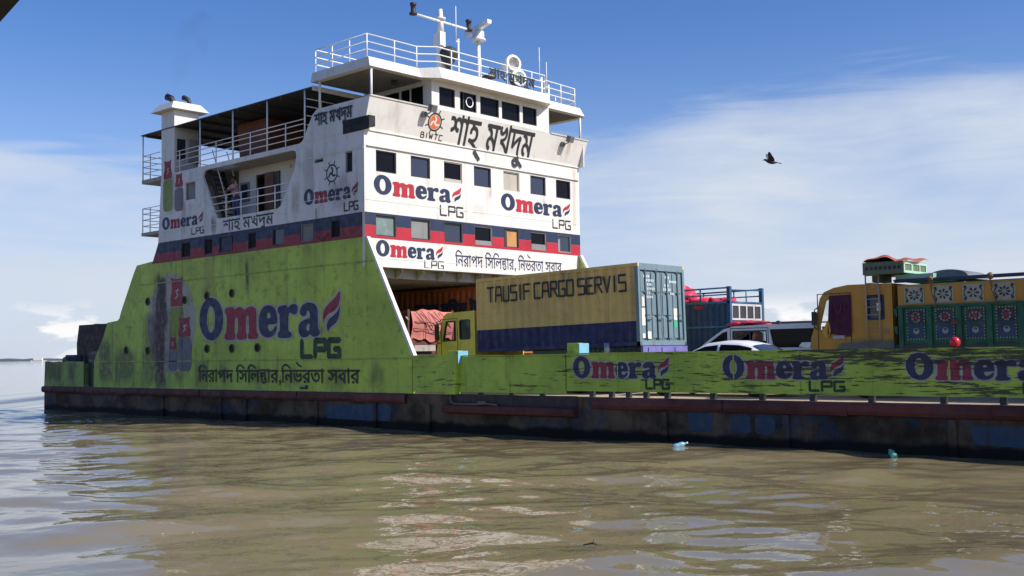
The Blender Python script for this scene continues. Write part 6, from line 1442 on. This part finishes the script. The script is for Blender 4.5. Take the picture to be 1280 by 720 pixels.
def person(label, loc, rotz, pose, shirt, trousers, group=None):
    """one continuous body with hair, shirt and trousers as parts; built facing -Y at its own origin (feet or seat below)"""
    t = thing('person', label, 'person', loc, group)
    sit = pose == 'sit'
    hip = .48 if sit else .90
    L = {}
    def n(k, x, y, z, r): L[k] = ((x, y, z), r)
    lean = -.10 if pose == 'lean' else 0.
    n('pel', 0, 0, hip, (.15, .11)); n('bel', 0, lean*.3, hip+.18, (.135, .10)); n('che', 0, lean*.8, hip+.38, (.165, .115)); n('nek0', 0, lean, hip+.52, .07); n('nek', 0, lean*1.1, hip+.58, .052)
    n('jaw', 0, lean*1.2-.02, hip+.64, (.062, .07)); n('head', 0, lean*1.2-.01, hip+.73, (.078, .092)); n('crown', 0, lean*1.2, hip+.80, .055)
    for s, q in ((-1, 'l'), (1, 'r')):
        n('sh'+q, .175*s, lean, hip+.47, .058)
        if pose == 'lean': n('el'+q, .22*s, lean-.20, hip+.24, .042); n('wr'+q, .06*s, lean-.36, hip+.22, .03); n('ha'+q, -.02*s, lean-.38, hip+.20, .03); n('fi'+q, -.08*s, lean-.37, hip+.19, .016)
        else: n('el'+q, .24*s, -.02, hip+.20, .042); n('wr'+q, .22*s, -.16, hip+.04, .03); n('ha'+q, .20*s, -.24, hip+.02, .032); n('fi'+q, .19*s, -.31, hip+.01, .016)
        if sit: n('hi'+q, .09*s, -.02, hip-.02, .085); n('kn'+q, .12*s, -.42, hip, .06); n('an'+q, .12*s, -.44, .08, .04); n('to'+q, .12*s, -.58, .035, .032)
        else: n('hi'+q, .09*s, 0, hip-.08, .085); n('kn'+q, .10*s, -.02+.03*s, .48, .06); n('an'+q, .10*s, .03*s+.03, .08, .04); n('to'+q, .11*s, .03*s-.14, .035, .032)
    ks = list(L); ix = {k: i for i, k in enumerate(ks)}
    ed = [('pel', 'bel'), ('bel', 'che'), ('che', 'nek0'), ('nek0', 'nek'), ('nek', 'jaw'), ('jaw', 'head'), ('head', 'crown')]
    for q in 'lr': ed += [('che', 'sh'+q), ('sh'+q, 'el'+q), ('el'+q, 'wr'+q), ('wr'+q, 'ha'+q), ('ha'+q, 'fi'+q), ('pel', 'hi'+q), ('hi'+q, 'kn'+q), ('kn'+q, 'an'+q), ('an'+q, 'to'+q)]
    skin_mesh('body', [L[k][0] for k in ks], [(ix[a], ix[b]) for a, b in ed], [L[k][1] for k in ks], SKIN, t)
    def sub(name, keys, edges, grow, m, cut=None):
        P = []; Rr = []
        for k in keys:
            p, r = L[k]; P.append(p); Rr.append(tuple(x+grow for x in r) if isinstance(r, tuple) else r+grow)
        i2 = {k: i for i, k in enumerate(keys)}
        skin_mesh(name, P, [(i2[a], i2[b]) for a, b in edges], Rr, m, t)
    mid = {q: tuple((a+b)/2 for a, b in zip(L['sh'+q][0], L['el'+q][0])) for q in 'lr'}
    for q in 'lr': L['ms'+q] = (tuple(a+(b-a)*.85 for a, b in zip(L['sh'+q][0], L['el'+q][0])), .05)
    L['nk2'] = ((0, lean, hip+.50), .06)
    sub('shirt', ['bel', 'pel', 'che', 'nk2', 'shl', 'shr', 'msl', 'msr'], [('bel', 'pel'), ('bel', 'che'), ('che', 'nk2'), ('che', 'shl'), ('che', 'shr'), ('shl', 'msl'), ('shr', 'msr')], .016, shirt)
    sub('trousers', ['pel', 'hil', 'hir', 'knl', 'knr', 'anl', 'anr'], [('pel', 'hil'), ('pel', 'hir'), ('hil', 'knl'), ('hir', 'knr'), ('knl', 'anl'), ('knr', 'anr')], .014, trousers)
    h = L['head'][0]; mb = MB(); mb.smooth = True; vs = []; nn = 10
    for i in range(nn+1):
        a = math.pi*.58*i/nn
        for j in range(16):
            q = 2*math.pi*j/16; back = math.sin(q) > -.3
            aa = a if back else a*.62
            vs.append((h[0]+.092*math.sin(aa)*math.cos(q), h[1]+.015+.105*math.sin(aa)*math.sin(q), h[2]+.01+.112*math.cos(aa)))
    mb.add(vs, [(i*16+j, i*16+(j+1) % 16, (i+1)*16+(j+1) % 16, (i+1)*16+j) for i in range(nn) for j in range(16)])
    o = mb.build('hair', HAIR); o.parent = t
    mb = MB()
    for s in (-1, 1): mb.blob((h[0]+s*.088, h[1]+.005, h[2]-.03), (.014, .024, .032), 1, 6, 0)
    mb.k = 1
    for s in (-1, 1): mb.blob((h[0]+s*.032, h[1]-.082, h[2]-.005), (.014, .010, .009), 1, 6, 0)
    mb.k = 0; mb.blob((h[0], h[1]-.096, h[2]-.035), (.016, .02, .026), 1, 6, 0); mb.k = 2; mb.blob((h[0], h[1]-.085, h[2]-.075), (.026, .010, .008), 1, 6, 0)
    o = mb.build('face', [SKIN, HAIR, paint('lips', (.15, .05, .04), .5, 0, streak=0, rust=0, bump=0)]); o.parent = t
    t.rotation_euler = (0, 0, rotz)
    return t
cloth = lambda n_, c: paint(n_, c, .85, .05, streak=0, rust=0, bump=0, var=.05)
person('person in pale pink shirt leaning on the white balcony railing', (-38.4, 25.25, 8.19), 0, 'lean', cloth('pink_shirt_cloth', (.55, .34, .36)), cloth('checked_blue_cloth', (.10, .11, .22)))
person('person in pale orange shirt seated at the front of the microbus', (-17.0, 29.75, 2.02), -math.pi/2, 'sit', cloth('peach_shirt_cloth', (.70, .42, .30)), cloth('dark_cloth', (.03, .03, .04)))
person('person in light blue shirt seated behind the pale orange shirt', (-16.3, 29.75, 2.02), -math.pi/2, 'sit', cloth('sky_blue_shirt_cloth', (.20, .50, .75)), cloth('brown_cloth', (.08, .05, .04)))
def crow():
    c = Vector((-14.28, 25.9, 7.48)); hd = Vector((-.74, -.67, .06)).normalized(); sd = Vector((hd.y, -hd.x, 0)).normalized(); uz = sd.cross(hd).normalized()
    if uz.z < 0: uz = -uz
    m = paint('black_plumage', (.012, .014, .022), .5, 0, streak=0, rust=0, bump=.2); mb = MB()
    P = lambda a, s, u: c+(hd*a+sd*s+uz*u)*.82
    mb.tube([P(.235, 0, .035), P(.20, 0, .045), P(.17, 0, .05), P(.12, 0, .03), P(.05, 0, 0), (P(-.06, 0, -.02)), P(-.15, 0, -.025), P(-.22, 0, -.02)], [.004, .016, .030, .034, .052, .055, .036, .016], 12)
    mb.tube([P(.225, 0, .038), P(.265, 0, .03)], [.011, .003], 6)
    b = len(mb.v); mb.add([P(-.17, .03, -.02), P(-.17, -.03, -.02), P(-.36, -.06, -.045), P(-.37, 0, -.045), P(-.36, .06, -.045)]+[P(-.17, .03, -.032), P(-.17, -.03, -.032), P(-.36, -.06, -.05), P(-.37, 0, -.05), P(-.36, .06, -.05)], [(0, 1, 2, 3, 4), (9, 8, 7, 6, 5), (0, 5, 6, 1), (1, 6, 7, 2), (2, 7, 8, 3), (3, 8, 9, 4), (4, 9, 5, 0)])
    for s in (-1, 1):
        le = [(.08, .03, .02), (.09, .10, .12), (.12, .15, .22), (.11, .17, .28)]; te = [(-.14, .03, .0), (-.10, .11, .09), (-.01, .16, .19), (.05, .18, .27)]
        vs = [P(a, s*b_, u) for a, b_, u in le]+[P(a, s*b_, u) for a, b_, u in te]; vs2 = [v-uz*.012 for v in vs]
        mb.add(vs+vs2, [(0, 1, 5, 4), (1, 2, 6, 5), (2, 3, 7, 6), (8, 12, 13, 9), (9, 13, 14, 10), (10, 14, 15, 11), (0, 8, 9, 1), (1, 9, 10, 2), (2, 10, 11, 3), (4, 5, 13, 12), (5, 6, 14, 13), (6, 7, 15, 14), (3, 11, 15, 7)])
    o = mb.build('crow', m); recentre(o, c); tag(o, 'dark crow flying left with raised wings in the cloudy sky', 'bird')
crow()

# ---------------------------------------------------------------- things on the water, the viewer's own awning, far boat, smoke
def bottle(nm, label, c, col, s, yaw, cat):
    m, N, L, B = mat(nm+'_plastic'); B.inputs['Base Color'].default_value = (*col, 1); B.inputs['Roughness'].default_value = .12; B.inputs['Transmission Weight'].default_value = .35
    t = thing(nm, label, cat, c); d = Vector((math.cos(yaw), math.sin(yaw), .25)).normalized(); p = Vector(c)
    mb = MB(); mb.tube([p-d*.16*s, p-d*.15*s, p-d*.05*s, p-d*.03*s, p, p+d*.08*s, p+d*.13*s, p+d*.16*s], [.03*s, .058*s, .058*s, .052*s, .058*s, .056*s, .022*s, .018*s], 14); mb.build('bottle', m, t)
    mb = MB(); mb.tube([p+d*.161*s, p+d*.19*s], .022*s, 10); mb.build('cap', WHITE_CLEAN, t)
bottle('plastic_bottle', 'pale blue plastic bottle floating near the hull below the bulwark', (-15.7, 23.4, .09), (.30, .58, .75), 1.2, 1.0, 'bottle')
bottle('plastic_bottle', 'small mint green plastic bottle floating on the right by the hull', (-10.35, 23.9, .10), (.20, .70, .52), 1.3, 2.2, 'bottle')
def twig():
    m = paint('wet_bark', (.05, .035, .022), .6, .3, bump=0); mb = MB(); c = (-8.82, 11.13, .0)
    mb.tube([(c[0]-.22, c[1]-.08, .02), (c[0]-.05, c[1], .06), (c[0]+.12, c[1]+.12, .03)], [.012, .02, .010], 7); mb.tube([(c[0]-.03, c[1], .05), (c[0]+.0, c[1]+.02, .16)], [.012, .006], 6); mb.tube([(c[0]+.02, c[1]+.05, .05), (c[0]+.12, c[1]-.04, .02)], [.011, .006], 6)
    o = mb.build('driftwood', m); recentre(o, c); o.scale = (.6, .6, .6); tag(o, 'small dark forked twig drifting on the near water', 'twig')
twig()
def awning():
    m = paint('dark_awning_canvas', (.012, .011, .013), .8, .2, bump=0); t = thing('boat_awning', 'dark awning corner of the viewer boat at the upper left', 'awning', (0, -1.5, 0))
    a, d = Vector((-2.597, 1.059, 0)), Vector((.1944, -.0365, 0)).normalized(); q = Vector((d.y, -d.x, 0))
    if q.y > 0: q = -q
    p0, p1 = a-d*5, a+d*6; p2, p3 = p1+q*4, p0+q*4
    mb = MB(); mb.hexa([(p.x, p.y, 3.30) for p in (p3, p2, p1, p0)], [(p.x, p.y, 3.37) for p in (p3, p2, p1, p0)]); mb.build('canvas', m, t)
    for p in (p3, p2, (p2+p3)/2): MB().tube([(p.x, p.y+.1, -.3), (p.x, p.y+.1, 3.3)], .04, 8).build('pole', DARK, t)
awning()
def far_boat():
    t = thing('river_boat', 'tiny white boat far away on the horizon at the left', 'boat', (-2130, 950, 0))
    x, y = -2130, 950
    mb = MB(); mb.hexa([(x-9, y-9, -.5), (x+9, y+9, -.5), (x+7, y+12, -.5), (x-12, y-6, -.5)], [(x-11, y-11, 2.2), (x+11, y+11, 2.6), (x+8, y+15, 2.6), (x-14, y-8, 2.2)]); mb.build('hull', WHITE_CLEAN, t)
    mb = MB(); mb.hexa([(x-6, y-7, 2.3), (x+6, y+5, 2.3), (x+4, y+8, 2.3), (x-8, y-4, 2.3)], [(x-6, y-7, 6.2), (x+6, y+5, 6.2), (x+4, y+8, 6.2), (x-8, y-4, 6.2)]); mb.build('cabin', WHITE_CLEAN, t)
far_boat()
def smoke():
    m = bpy.data.materials.new('thin_exhaust_smoke'); m.use_nodes = True; N = m.node_tree.nodes; L = m.node_tree.links; N.clear()
    out = N.new('ShaderNodeOutputMaterial'); v = N.new('ShaderNodeVolumePrincipled'); L.new(v.outputs[0], out.inputs['Volume'])
    v.inputs['Color'].default_value = (.12, .12, .13, 1)
    tc = N.new('ShaderNodeTexCoord'); n = N.new('ShaderNodeTexNoise'); n.inputs['Scale'].default_value = .8; n.inputs['Detail'].default_value = 3; L.new(tc.outputs['Object'], n.inputs['Vector'])
    L.new(mrange(N, L, n.outputs[0], .38, .75, .0, .17), v.inputs['Density'])
    mb = MB(); mb.tube([(-43.2, 25.1, 14.1), (-43.1, 25.2, 15), (-42.7, 25.5, 16.0), (-42.4, 25.8, 17.0), (-42.0, 26.1, 17.8)], [.2, .40, .75, .8, .3], 14)
    o = mb.build('smoke', m); recentre(o, (-43.1, 25.1, 14.1)); o['kind'] = 'stuff'
smoke()
